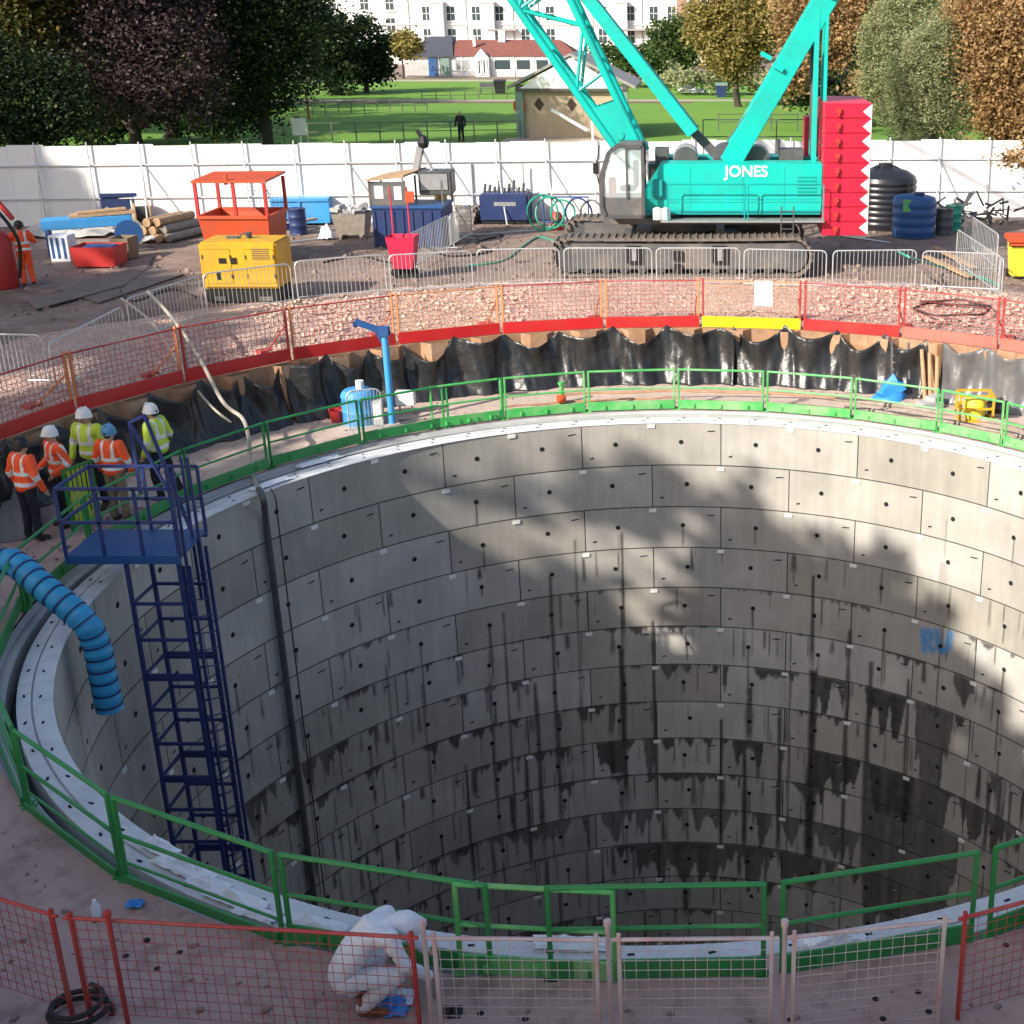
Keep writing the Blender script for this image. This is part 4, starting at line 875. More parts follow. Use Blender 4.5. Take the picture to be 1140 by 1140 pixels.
person('worker in orange vest, blue hard hat and khaki trousers seen from behind', foot(136, 580), R_(-10), 'hi_orange', 'khaki', True, hat_m='blue_hat', scale=.99)
ps = person('worker in yellow coat and white hard hat with dark shoulder bag by blue grab frame', foot(186, 556), R_(75), 'lime', 'trouser_dark', True, lean=.05, scale=1.03, legs=(((-.10,.10,.50),(-.11,.02,.09),(-.12,.18,.04)), ((.10,-.06,.52),(.12,-.26,.11),(.14,-.12,.04))))
bgp = Vector(ps.location); q = at(174, 494, 1.12)+Vector((0,-.12,0)); bagt = wthing('shoulder_bag', 'small dark shoulder bag hanging on the yellow-coated worker', 'bag', tuple(q)); wb(MB().lathe([(0,-.12),(.1,-.12),(.14,-.05),(.14,.06),(.1,.12),(0,.12)], q, 14), 'pouch', 'navy', bagt, smooth=True); wb(MB().poly(spline([q+Vector((-.02,0,.1)), q+Vector((.05,.1,.34)), q+Vector((.22,.26,.3)), q+Vector((.22,.2,.05))], 6), .018, 6), 'strap', 'black', bagt)
wq = at(33, 318, YARD+.02)
person('worker in full orange hi-vis suit standing in the yard at far left', tuple(wq), R_(30), 'hi_orange', 'hi_orange', True, hat_m='rubber', lean=.12, arms=((-.34,.12,1.2),(-.40,.36,1.15),(.32,.1,1.2),(.2,.36,1.2)), scale=1.0)
# crouching figure, facing +Y of its own frame, turned towards +X
CR = dict(pelvis=(0,-.17,.47), waist=(0,-.09,.64), chest=(0,.12,.88), neck=(0,.34,.93), head=(0,.46,.89), crown=(0,.56,.84))
person('person crouching in white hooded overalls and brown boots bending over the near rim', foot(408, 1130), R_(-72), 'overall', 'overall', False, J=CR, hood=True, bands=False, boots='boot_brown',
       arms=((-.25,.42,.62),(-.17,.62,.42),(.25,.40,.60),(.16,.60,.36)), legs=(((-.19,.24,.50),(-.15,-.10,.10),(-.17,.10,.04)), ((.17,.30,.44),(.14,-.02,.10),(.16,.18,.04))), scale=.92)

# ------------------------------------------------------------------ crawler crane
def cw(px, py, Y): return atY(px, py, Y)
G = YARD+.03
cr = wthing('crawler_crane', 'big turquoise lattice-boom crawler crane with red counterweight and white lettering', 'crane', (-1.2, 40.8, G))
def track(y0, wd):
    x0, x1, hgt = -4.75, 2.75, 1.14; r = hgt/2; th = .09
    base = wb(MB().box(((x0+x1)/2, y0+wd/2, G+r), (x1-x0-.9, wd*.62, hgt*.62)).box(((x0+x1)/2, y0+wd*.14, G+r+.02), (x1-x0-1.2, .05, hgt*.66)), 'crawler_track', 'grey_steel', cr, bevel=.02)
    sh = MB(); pth = []
    nst = 30
    for i in range(nst+1): pth.append((x0+r+(x1-x0-2*r)*i/nst, hgt-th/2+(-.03*math.sin(math.pi*i/nst)), 0))
    for i in range(1, 9): a = math.pi/2-math.pi*i/9; pth.append((x1-r+(r-th/2)*math.cos(a), r+(r-th/2)*math.sin(a), -math.pi*i/9))
    for i in range(nst+1): pth.append((x1-r-(x1-x0-2*r)*i/nst, th/2, math.pi))
    for i in range(1, 9): a = -math.pi/2-math.pi*i/9; pth.append((x0+r+(r-th/2)*math.cos(a), r+(r-th/2)*math.sin(a), math.pi/2-a-0))
    for (x, z, an) in pth:
        sh.box((x, y0+wd/2, G+z), (.205, wd, th*.8), ry=-an)
        a = -an; n = Vector((math.sin(a), 0, math.cos(a)))
        sh.box(Vector((x, y0+wd/2, G+z))+n*.03, (.05, wd*.98, th), ry=a)
    wb(sh, 'track_shoes', 'track', base)
    for xc in (x0+r, x1-r):
        o = wb(MB().lathe([(0,-.1),(.2,-.1),(.22,-.04),(.4,-.03),(.44,-.06),(.44,.06),(0,.08)], (0,0,0), 20), 'idler', 'dark_steel', base)
        o.rotation_euler.x = math.pi/2; o.location = Vector((xc, y0+wd*.2, G+r)); 
        for v in o.data.vertices: v.co += WORLD_ORG[cr.name]
        o.location -= WORLD_ORG[cr.name]
    for i in range(11): wb(MB().tube((x0+1.05+.52*i, y0+wd*.14, G+.22), (x0+1.05+.52*i, y0+wd*.5, G+.22), .13, 12), 'track_roller', 'dark_steel', base)
    for i in range(4): wb(MB().tube((x0+1.4+1.45*i, y0+wd*.12, G+hgt-.2), (x0+1.4+1.45*i, y0+wd*.5, G+hgt-.2), .1, 10), 'carrier_roller', 'dark_steel', base)
    for xc in (-2.35, .1): wb(MB().box((xc, y0+.02, G+r+.08), (.42, .02, .5)), 'frame_opening', 'black', base)
    wb(MB().box((-1.1, y0+.05, G+.62), (.26, .1, .26)), 'frame_lug', 'black', base); wb(MB().box((-1.1, y0+.05, G+.28), (.2, .1, .2)), 'frame_lug', 'black', base)
    wb(MB().box((-2.35, y0+.0, G+r+.08), (.13, .03, .34)).box((.1, y0+.0, G+r+.08), (.13, .03, .34)), 'frame_bracket', 'steel', base)
track(38.4, .85); track(42.4, .85)
wb(MB().box((-1.1, 40.8, G+.72), (2.7, 3.4, .55)).box((-2.6, 40.8, G+.62), (.5, 3.6, .4)).box((.4, 40.8, G+.62), (.5, 3.6, .4)).box((.55, 39.5, G+.9), (.5, .4, .4)), 'carbody', 'grey_steel', cr, bevel=.02)
wb(MB().lathe([(0,1.0),(.95,1.0),(1.0,1.05),(1.0,1.3),(.9,1.36),(0,1.36)], (-1.0, 40.8, G), 32), 'slew_ring', 'dark_steel', cr, smooth=True)
YF, YBk = 39.25, 42.3
wb(MB().box((.15, (YF+YBk)/2, 2.80), (6.9, YBk-YF-.05, .18)), 'deck', 'grey_steel', cr, bevel=.015)
wb(MB().box((.75, YF-.22, 2.86), (4.7, .5, .05)), 'walkway', 'steel', cr)
zb, zt = 3.02, 4.42
xl = cw(715, 238, YF).x; xr = cw(915, 238, YF).x
hs = [(xl-.02, YF, zb), (xr, YF, zb), (xr, YF, zt), (xl+.55, YF, zt), (xl+.0, YF, zb+.55)]
ho = wb(MB().prism(hs, (0, 1.05, 0)), 'engine_house', 'teal', cr, bevel=.03)
wb(MB().prism([Vector(p)+Vector((0,1.95,0)) for p in hs], (0, 1.05, 0)), 'engine_house', 'teal', cr, bevel=.03)
wb(MB().box(((xl+xr)/2, YF-.004, 3.06), (xr-xl-.1, .03, .12)).box(((xl+xr)/2, YF+.002, 3.85), (xr-xl-.3, .012, .02)).box(((xl+xr)/2, YF+.002, 3.42), (xr-xl-.3, .012, .02)), 'panel_seams', 'teal_dark', ho)
for xx in (xl+1.4, xl+2.9, xl+4.1): wb(MB().box((xx, YF+.002, 3.7), (.02, .012, 1.25)), 'panel_seams', 'teal_dark', ho)
lv = MB()
for j in range(6): lv.box((xr-.45, YF-.006, 3.55+.1*j), (.55, .03, .03))
wb(lv, 'louvre', 'teal_dark', ho)
wb(MB().box((xl+.45, YF-.06, 3.75), (.34, .14, .5)), 'air_intake', 'teal_dark', ho, bevel=.03)
lp = cw(831, 190, YF-.02); me = text_mesh('JONES', .43, .008); me.materials.append(M['white_paint'])
lo = bpy.data.objects.new('lettering', me); COL.objects.link(lo); lo.parent = cr; lo.rotation_euler = (math.pi/2, 0, 0); lo.location = Vector((lp.x, YF-.008, zt-.22))-WORLD_ORG[cr.name]; lo.scale.x = 1.02
mc = MB()
mc.box((.3, 40.77, 4.05), (4.6, .84, .5)); mc.tube((-.9, 40.4, 4.45), (-.9, 41.2, 4.45), .34, 16); mc.tube((.25, 40.4, 4.5), (.25, 41.2, 4.5), .36, 16); mc.tube((1.2, 40.4, 4.5), (1.2, 41.2, 4.5), .3, 16); mc.box((2.2, 40.8, 4.5), (.7, .8, .4)); mc.box((-1.6, 40.8, 4.5), (.4, .7, .45)); mc.tube((1.8, 40.5, 4.6), (1.8, 40.5, 5.0), .07, 10)
wb(mc, 'winch_gear', 'dark_steel', cr)
rp = MB()
for xx in (-.9, .25, 1.2):
    for k in range(6): rp.tube((xx, 40.5+.1*k, 4.47), (xx, 40.56+.1*k, 4.47), .37, 16)
wb(rp, 'wire_rope_drum', 'steel', cr)
hr = MB()
def rail3(p, q, zh):
    p, q = Vector(p), Vector(q); n = max(1, int((q-p).length/.9))
    for i in range(n+1): e = p.lerp(q, i/n); hr.tube(e, e+Vector((0,0,zh)), .018, 6)
    for f in (.5, 1): hr.tube(p+Vector((0,0,zh*f)), q+Vector((0,0,zh*f)), .018, 6)
rail3((-.4, 42.2, zt), (xr-.1, 42.2, zt), 1.0); rail3((1.6, YF+.1, zt), (xr-.1, YF+.1, zt), .0001+.0) if False else None
wb(hr, 'handrail', 'dark_steel', cr); hr = MB()
for xx0, xx1 in ((xl+.75, xl+2.95), (xl+3.05, xl+5.2)): hr.poly([(xx0, YF-.42, 2.88), (xx0, YF-.42, 3.85), (xx0+.05, YF-.42, 3.9), (xx1-.05, YF-.42, 3.9), (xx1, YF-.42, 3.85), (xx1, YF-.42, 2.88)], .02, 6); hr.tube((xx0, YF-.42, 3.4), (xx1, YF-.42, 3.4), .016, 6)
wb(hr, 'handrail', 'teal_dark', cr)
for xx in (xl+.45, xl+.7): wb(MB().lathe([(0,0),(.13,0),(.13,.3),(.06,.34),(0,.34)], (xx, YF-.3, 2.9), 12), 'canister', 'white_paint', cr, smooth=True)
ld = MB(); 
for xx in (xl+4.0, xl+4.35): ld.tube((xx, YF-.46, 2.3), (xx, YF-.46, 3.3), .02, 6)
for k in range(4): ld.tube((xl+4.0, YF-.46, 2.4+.25*k), (xl+4.35, YF-.46, 2.4+.25*k), .015, 6)
wb(ld, 'boarding_ladder', 'dark_steel', cr)
# counterweight
cx0, cx1 = cw(916, 200, YF-.05).x, cw(968, 200, YF-.05).x; cz0, cz1 = 2.42, 6.1
cwt = MB(); ns = 9
for i in range(ns):
    z0 = cz0+(cz1-cz0)*i/ns; z1 = cz0+(cz1-cz0)*(i+1)/ns-.012; cwt.box(((cx0+cx1)/2, 40.8, (z0+z1)/2), (cx1-cx0, 3.5, z1-z0))
cwb = wb(cwt, 'counterweight', 'red_weight', cr, bevel=.02)
wb(MB().box(((cx0+cx1)/2, 40.8, (cz0+cz1)/2), (cx1-cx0-.06, 3.4, cz1-cz0-.1)), 'core', 'red', cwb)
for i in range(ns): lg = MB(); lg.box((cx0+.38, 39.0, cz0+(cz1-cz0)*(i+.5)/ns), (.14, .08, .13)); lg.box((cx0+.38, 38.99, cz0+(cz1-cz0)*(i+.25)/ns), (.05, .1, .1)); wb(lg, 'lifting_lug', 'red', cwb)
te = MB(); nt_ = 9
for i in range(nt_):
    z0 = cz0+.03+(cz1-cz0-.06)*i/nt_; dz = (cz1-cz0-.06)/nt_; te.prism([(cx1-.02, 39.035, z0), (cx1-.02, 39.035, z0+dz), (cx1-.27, 39.035, z0+dz/2)], (0, .011, 0))
wb(te, 'warning_teeth', 'white_paint', cwb)
wb(MB().box(((cx0-.30), 41.9, 4.9), (.22, .9, 1.3)), 'rear_weight', 'red_weight', cr, bevel=.02)
# cab
cbx0, cbx1 = cw(669, 200, 38.9).x, cw(716, 200, 38.9).x; cy0, cy1 = 38.75, 39.85
prof = [(cbx0+.12, 3.0), (cbx1, 3.0), (cbx1, 4.95), (cbx0+.55, 4.95), (cbx0+.22, 4.75), (cbx0, 4.1), (cbx0+.02, 3.3)]
cab = wb(MB().prism([(x, cy0+.03, z) for x, z in [(cbx0+.12,3.0),(cbx1,3.0),(cbx1,3.55),(cbx0+.02,3.55),(cbx0+.02,3.3)]], (0, cy1-cy0-.06, 0)), 'cab', 'grey_steel', cr, bevel=.02)
wb(MB().prism([(cbx0+.5, cy0, 4.93), (cbx1, cy0, 4.93), (cbx1, cy0, 5.03), (cbx0+.55, cy0, 5.03)], (0, cy1-cy0, 0)), 'cab_roof', 'grey_steel', cab, bevel=.02)
fr = MB()
for y in (cy0+.02, cy1-.02):
    for (a, b_) in zip(prof, prof[1:]+prof[:1]): fr.bar((a[0], y, a[1]), (b_[0], y, b_[1]), .09)
for (x, z) in prof[3:]: fr.bar((x, cy0, z), (x, cy1, z), .06)
fr.bar((cbx0+.75, cy0+.02, 3.5), (cbx0+.75, cy0+.02, 4.95), .06)
wb(fr, 'cab_frame', 'dark_steel', cab)
wb(MB().box((cbx0+.75, cy0+.5, 3.75), (.45, .5, .15)).box((cbx0+.98, cy0+.5, 4.15), (.14, .48, .75)), 'seat', 'black', cab, bevel=.03)
wb(MB().box((cbx0+.3, cy0+.5, 3.8), (.2, .5, .5)), 'console', 'red', cab, bevel=.03)
gm = bpy.data.materials.new('cab_glass'); gm.use_nodes = True; gt = gm.node_tree; gb = gt.nodes['Principled BSDF']; gb.inputs['Base Color'].default_value = (.75,.85,.85,1); gb.inputs['Roughness'].default_value = .03; gb.inputs['Alpha'].default_value = .25; M['cab_glass'] = gm
wb(MB().prism([(x, cy0+.045, z) for x, z in prof], (0, .006, 0)), 'cab_window', 'cab_glass', cab)
wb(MB().prism([(x, cy1-.05, z) for x, z in prof], (0, .006, 0)), 'cab_window', 'cab_glass', cab)
wb(MB().poly([(cbx0-.05, cy0+.1, 3.9), (cbx0-.12, cy0, 4.3), (cbx0, cy0, 4.98)], .018, 6).box((cbx0-.12, cy0-.02, 4.35), (.16, .05, .3)), 'mirror', 'black', cab)
# boom: lattice, near and far faces
def chord(p, q, r, y, mb): mb.tube((p[0], y, p[1]), (q[0], y, q[1]), r, 8)
def P2(px, py, Y=40.3): v = cw(px, py, Y); return Vector((v.x, 0, v.z))
foot_ = P2(712, 192); b1l = P2(648, 112); b1r = P2(690, 112)
ul = (P2(572, 2)-P2(702, 187)).normalized(); ur = (P2(637, 2)-P2(689, 113)).normalized()
L0 = P2(656, 122); L1 = P2(702, 187); R0 = P2(688, 111); R1 = P2(717, 172)
Yn, Yf = 40.05, 41.55
bl_ = MB()
for y in (Yf, Yn):
    if y == Yn: wb(bl_, 'boom_foot', 'teal', cr, bevel=.01); bl_ = MB()
    bl_.prism([(L0.x, y, L0.z), (R0.x, y, R0.z), (R1.x, y, R1.z), (foot_.x, y, foot_.z), (L1.x-.02, y, L1.z)], (0, .08, 0))
bl_.prism([(L0.x+.05, Yn+.08, L0.z), (R0.x-.05, Yn+.08, R0.z), (R1.x-.05, Yn+.08, R1.z), (L1.x+.1, Yn+.08, L1.z)], (0, Yf-Yn-.08, 0)) if False else None
bm_ = wb(bl_, 'boom_foot', 'teal', cr, bevel=.01)
wb(MB().tube((P2(690,150).x, Yn-.03, P2(690,150).z), (P2(690,150).x, Yn+.02, P2(690,150).z), .14, 14), 'boss', 'teal', bm_)
# taper to a parallel section then straight
n1 = 4.0; A0, B0 = L1.copy(), R0.copy()
LL = [L1]; RR = [R0]
Ltop = L1+ul*6.4; Rtop = R0+ur*4.6
axis = ((ul+ur)/2).normalized(); Lend = Ltop+axis*19; Rend = Rtop+axis*19
ch = MB()
for y in (Yn+.04, Yf+.04):
    for a, b_ in ((L1, Ltop), (Ltop, Lend), (R1, R0), (R0, Rtop), (Rtop, Rend)): ch.tube((a.x, y, a.z), (b_.x, y, b_.z), .115, 10)
bo = wb(ch, 'boom', 'teal', cr, smooth=True)
lc = MB()
def lp_(s_): # points on both chords at parameter along boom
    l = L1+ul*s_ if s_ < 6.4 else Ltop+axis*(s_-6.4); d0 = 1.75
    s2 = s_-d0*1.0
    r = R0+ur*s2 if s2 < 4.6 else Rtop+axis*(s2-4.6); return l, r
s_ = 2.6; side = 0
while s_ < 24:
    l, r = lp_(s_); l2, r2 = lp_(s_+1.35)
    for y in (Yn+.04, Yf+.04):
        a, b_ = (l, r2) if side % 2 == 0 else (r, l2); lc.tube((a.x, y, a.z), (b_.x, y, b_.z), .05, 7)
        if side % 2 == 0: lc.tube((l.x, y, l.z), (r.x, y, r.z), .045, 7)
    for q, q2 in ((l, l2), (r, r2)):
        lc.tube((q.x, Yn+.04, q.z), (q2.x, Yf+.04, q2.z), .045, 7); lc.tube((q.x, Yn+.04, q.z), (q.x, Yf+.04, q.z), .04, 7)
    s_ += 1.35; side += 1
wb(lc, 'lacing', 'teal', bo)
m0, m1 = cw(772, 147, 40.8), cw(655, -2, 40.8); md = (m1-m0).normalized()
for y in (-.45, .45): wb(MB().bar(m0+Vector((0,y,0)), m0+md*14+Vector((0,y*.6,0)), .2, .36), 'mast_leg', 'teal', cr, bevel=.015)
wb(MB().bar(cw(797, 172, 40.8), m0+md*.15, .22, .26).tube(cw(797,172,40.4), cw(797,172,41.2), .13, 10), 'mast_foot', 'dark_steel', cr)
mx_ = MB()
for k in range(5): c = m0+md*(2+2.5*k); mx_.bar(c+Vector((0,-.45,0)), c+Vector((0,.45,0)), .1)
wb(mx_, 'mast_ties', 'teal', cr)
g0_, g1_ = cw(812, 180, 40.7), cw(926, -14, 40.7)
for y in (-.6, .6):
    wb(MB().bar(g0_+Vector((0,y,0)), g1_+Vector((0,y*.8,0)), .22, .62), 'gantry_leg', 'teal', cr, bevel=.02)
    wb(MB().bar(cw(904,180,40.7)+Vector((0,y,0)), cw(909,8,40.7)+Vector((0,y*.8,0)), .14, .26).bar(cw(912,180,40.7)+Vector((.06,y,0)), cw(918,-5,40.7)+Vector((.06,y*.8,0)), .1, .2), 'gantry_strut', 'teal', cr, bevel=.01)
gx = MB(); gd = (g1_-g0_)
for f in (.12, .45, .92): c = g0_+gd*f; gx.bar(c+Vector((0,-.6,0)), c+Vector((0,.6,0)), .14)
gx.tube(g1_+Vector((0,-.7,0)), g1_+Vector((0,.7,0)), .3, 14); 
for px, py in ((866,75),(853,62)): c = cw(px, py, 40.0); gx.box(c, (.34, .12, .12), ry=.5)
wb(gx, 'gantry_ties', 'teal', cr)
rpz = MB()
for y in (-.3, -.1, .1, .3): rpz.tube(g1_+Vector((0,y,0)), m0+md*13.5+Vector((0,y,0)), .02, 5)
for y in (-.2, .2): rpz.tube(m0+md*13.5+Vector((0,y,0)), Vector((Rend.x, 40.8+y, Rend.z)), .02, 5)
rpz.tube(cw(905,175,40.6), cw(905,20,40.6), .09, 8); rpz.tube((.25, 40.9, 4.8), g1_+Vector((0,.05,0)), .018, 5)
wb(rpz, 'wire_ropes', 'dark_steel', cr)
hd2 = MB(); hd2.tube((Lend.x, Yn, Lend.z), (Lend.x, Yf, Lend.z), .35, 14).tube((Rend.x, Yn, Rend.z), (Rend.x, Yf, Rend.z), .35, 14).bar((Lend.x, 40.8, Lend.z), (Rend.x, 40.8, Rend.z), .7, .4); wb(hd2, 'boom_head', 'teal', cr)
# ------------------------------------------------------------------ yard equipment
def yt(name, label, cat, px, py, group=None): p = at(px, py, YARD+.01); return wthing(name, label, cat, tuple(p), group), p
def dims(px0, px1, p): z = p.y*math.cos(PITCH)+(CAM_H-p.z)*math.sin(PITCH); return (px1-px0)*z/F_PX
# generator
p = at(271, 337, YARD+.03); g = wthing('generator', 'yellow box generator set on black base inside the steel barriers', 'generator', tuple(p)); W = dims(231, 316, p)
c = p+Vector((0,.65,0))
wb(MB().box(c+Vector((0,0,.17)), (W-.1, 1.25, .34)), 'base_tank', 'black', g, bevel=.02); bd = wb(MB().box(c+Vector((0,0,.97)), (W, 1.3, 1.2)), 'canopy', 'yellow', g, bevel=.05)
for sx in (-.28, .28):
    dp_ = wb(MB().box(c+Vector((W*sx,-.655,.95)), (.75, .015, .9)), 'door_panel', 'yellow', bd, bevel=.01)
for sx in (-.46, -.1, .1, .46):
    for zz in (.7, 1.2): wb(MB().box(c+Vector((W*sx,-.668,zz)), (.03, .03, .1)), 'hinge', 'dark_steel', bd)
for sx in (-.3, .3): wb(MB().box(c+Vector((W*sx,-.63,.1)), (.3, .02, .12)), 'fork_pocket', 'grey_steel', g)
wb(MB().poly([c+Vector((.12*math.cos(a), 0, 1.56+.14*math.sin(a))) for a in np.linspace(0, math.pi, 8)], .025, 6), 'lifting_eye', 'dark_steel', g)
for q_, s3 in (((-.2,1.1), (.2, .015, .14)), ((-.06,1.1), (.16, .015, .16)), ((-.27,.72), (.1, .02, .22))): wb(MB().box(c+Vector((W*q_[0],-.667,q_[1])), s3), 'control_plate', 'black', bd)
lv = MB()
for k in range(6): lv.box(c+Vector((W*.3,-.667,1.15+.05*k)), (.45, .012, .02))
wb(lv, 'louvre', 'dark_steel', bd); wb(MB().tube(c+Vector((.1,.1,1.55)), c+Vector((.1,.1,1.72)), .08, 10).box(c+Vector((-.3,0,1.6)), (.3, .1, .06)), 'exhaust', 'dark_steel', g)
# orange canopy skip
p = at(264, 296, YARD+.01); g = wthing('tipping_skip', 'orange steel skip with open canopy frame on top behind the generator', 'skip', tuple(p+Vector((0,.2,0)))); W = dims(226, 302, p); c = p+Vector((0,1.1,0)); H1 = 1.42
def hexbox(mb, w0, d0, w1, d1, z0, z1, cc):
    vv = [cc+Vector((sx*w/2, sy*d/2, z)) for (w, d, z) in ((w0,d0,z0),(w1,d1,z1)) for sx, sy in ((-1,-1),(1,-1),(1,1),(-1,1))]
    return mb.add(vv, [(0,1,5,4),(1,2,6,5),(2,3,7,6),(3,0,4,7),(0,3,2,1)])
b1 = hexbox(MB(), W*.9, 1.5, W*1.02, 1.9, .12, H1, c); hexbox(b1, W*.86, 1.44, W*.98, 1.84, .2, H1, c)
for sx, sy, ex, ey in ((-1,-1,1,-1),(1,-1,1,1),(1,1,-1,1),(-1,1,-1,-1)): b1.bar(c+Vector((sx*W*.51,sy*.95,H1)), c+Vector((ex*W*.51,ey*.95,H1)), .09)
b1.box(c+Vector((0,-.84,.8)), (.07, .1, 1.3), rx=-.1); hull = wb(b1, 'skip_body', 'orange', g)
wb(MB().bar(c+Vector((-W*.4,-.6,.06)), c+Vector((-W*.4,.6,.06)), .12).bar(c+Vector((W*.4,-.6,.06)), c+Vector((W*.4,.6,.06)), .12), 'skid', 'dark_steel', g)
H2 = 2.42
for sx, sy in ((-1,-1),(.1,-1),(1,-1),(-1,1),(1,1)): wb(MB().bar(c+Vector((sx*W*.5,sy*.93,H1)), c+Vector((sx*W*.5,sy*.93,H2)), .09), 'canopy_post', 'red', g)
wb(MB().prism([c+Vector((-W*.54,-1,H2)), c+Vector((W*.54,-1,H2+.02)), c+Vector((W*.54,1,H2+.08)), c+Vector((-W*.54,1,H2+.06))], (0,0,.07)).box(c+Vector((-.1,-.9,H2+.1)), (.09,.09,.3)), 'canopy_roof', 'orange', g)
mm3 = MB()
for k in range(1, 16): xx = -W*.5+W*k/16; mm3.bar(c+Vector((xx,.94,H1)), c+Vector((xx,.94,H2)), .008)
for k in range(1, 9): zz = H1+(H2-H1)*k/9; mm3.bar(c+Vector((-W*.5,.94,zz)), c+Vector((W*.5,.94,zz)), .008)
wb(mm3, 'guard_mesh', 'grey_steel', g)
# blue container with cluttered top
p = at(450, 276, YARD+.01); g = wthing('storage_container', 'navy blue open steel container with posters, planks and clutter on top', 'container', tuple(p)); W = dims(413, 500, p); c = p+Vector((.25,1.0,0))
b1 = MB().box(c+Vector((-.1,0,.62)), (W*.9, 1.7, 1.24))
for k in range(8): b1.box(c+Vector((-.1-W*.42+W*.12*k,-.86,.62)), (.07, .05, 1.1))
wb(b1, 'lower_body', 'navy', g); wb(MB().box(c+Vector((-.1,0,1.27)), (W*.94, 1.8, .07)), 'rim', 'blue', g, bevel=.01)
for x in (-W*.5, -W*.05, W*.42):
    for y in (-.8, .8): wb(MB().bar(c+Vector((x,y,1.3)), c+Vector((x,y,2.1)), .06), 'post', 'grey_steel', g)
up = MB(); up.box(c+Vector((-W*.28,-.8,1.7)), (W*.44, .03, .75)); wb(up, 'side_sheet', 'grey_steel', g)
wb(MB().box(c+Vector((-W*.38,-.825,1.75)), (.28, .01, .4)).box(c+Vector((-W*.14,-.825,1.72)), (.24, .01, .42)), 'notice', 'litter', g)
wb(MB().prism([c+Vector((-W*.52,-.9,2.1)), c+Vector((-W*.05,-.9,2.22)), c+Vector((W*.1,.9,2.3)), c+Vector((-W*.4,.9,2.12))], (0,0,.06)), 'roof_board', 'timber', g)
wb(MB().box(c+Vector((W*.28,.3,1.95)), (W*.42, 1.0, .75), rz=.05), 'machine_box', 'dark_steel', g, bevel=.03)
wb(MB().box(c+Vector((W*.28,-.22,2.0)), (W*.34, .02, .5), rz=.05), 'grille', 'steel', g)
ar = wthing('loader_arm', 'grey hydraulic arm with dark grab raised above the navy container', 'crane arm', tuple(c+Vector((0,.4,2.2)))); q = c+Vector((.1,.4,2.2))
wb(MB().bar(q+Vector((-.1,0,0)), q+Vector((.12,0,.85)), .26, .22).bar(q+Vector((.12,0,.85)), q+Vector((.5,-.1,.05)), .1), 'boom', 'steel', ar, bevel=.02)
wb(MB().lathe([(0,-.2),(.16,-.15),(.2,0),(.14,.2),(0,.26)], q+Vector((.22,0,.98)), 9).bar(q+Vector((.22,0,1.1)), q+Vector((.05,0,1.38)), .12), 'grab', 'black', ar)
# pink bin with rods
p = at(449, 312, YARD+.01); g = wthing('pink_bin', 'crimson pink plastic bin with two upright pink rods beside navy container', 'bin', tuple(p)); c = p+Vector((-.02,.4,0))
b1 = hexbox(MB(), .55, .5, .82, .75, .3, 1.2, c); hexbox(b1, .5, .45, .78, .7, .34, 1.2, c); wb(b1, 'tub', 'pink', g)
for sx in (-.28, .2): wb(MB().tube(c+Vector((sx,.1,1.1)), c+Vector((sx,.12,2.55)), .022, 7), 'rod', 'pink', g)
for sx in (-.25,0,.25): wb(MB().tube(c+Vector((sx,-.05,.15)), c+Vector((sx,.05,.15)), .15, 12), 'wheel', 'black', g)
wb(MB().box(c+Vector((.32,-.1,2.3)), (.25,.06,.3)), 'flag', 'orange', g)
p = at(494, 262, YARD+.01); g = wthing('warning_tarp', 'small yellow bundle on a post right of the navy container', 'bundle', tuple(p)); wb(MB().lathe([(0,.9),(.2,.95),(.24,1.2),(.15,1.5),(0,1.55)], p, 7), 'bundle', 'yellow', g); wb(MB().tube(p, p+Vector((0,0,.95)), .03), 'stake', 'galv', g)
# concrete bin, white bag
p = at(390, 267, YARD+.01); g = wthing('stone_bin', 'low grey steel bin of rubble left of the navy container', 'bin', tuple(p)); W = dims(375, 413, p); c = p+Vector((0,.5,0)); wb(hexbox(hexbox(MB(), W*.8, .8, W, 1, .15, .85, c), W*.76, .76, W*.95, .95, .2, .85, c).box(c+Vector((-W*.3,0,.09)), (.1,.8,.18)).box(c+Vector((W*.3,0,.09)), (.1,.8,.18)), 'tub', 'timber_old', g)
r = random.Random(3); rb = MB()
for k in range(26): rb.box(c+Vector((r.uniform(-.4,.4)*W, r.uniform(-.4,.4), .8+r.uniform(0,.25)*(1))), (r.uniform(.12,.3),)*2+(r.uniform(.08,.22),), rz=r.uniform(0,3), rx=r.uniform(-.6,.6))
o = wb(rb, 'rubble', 'concrete', g); o['kind'] = 'stuff'
crumple(at(364, 266, YARD+.02), .5, .45, .75, 71, 'litter', 'rubble_sack', 'white rubble sack on the ground left of the grey rubble bin', 'sack')
# blue long containers and beams by the hoarding
def beam(px0, py0, px1, py1, h, dpt, material, name, label, cat, group=None, z0=.05):
    a, b = at(px0, py0, YARD), at(px1, py1, YARD); a.z = b.z = YARD+z0+h/2; mb = MB().bar(a, b, dpt, h*.86); mb.bar(a+Vector((0,0,h*.45)), b+Vector((0,0,h*.45)), dpt+.1, h*.12); mb.bar(a-Vector((0,0,h*.45)), b-Vector((0,0,h*.45)), dpt+.1, h*.12)
    n = int((b-a).length/.8); d = (b-a).normalized(); nn = d.cross(Vector((0,0,1)))
    for i in range(1, n): e = a.lerp(b, i/n)+nn*(dpt/2+.02); mb.box(e, (.06, .06, h*.86), rz=math.atan2(d.y, d.x))
    return single(mb, name, material, label, cat, tuple(a), group)
beam(118, 250, 222, 246, 1.0, .8, 'navy', 'steel_waler', 'dark blue steel beam lying along the hoarding behind the log pile', 'beam', z0=.12)
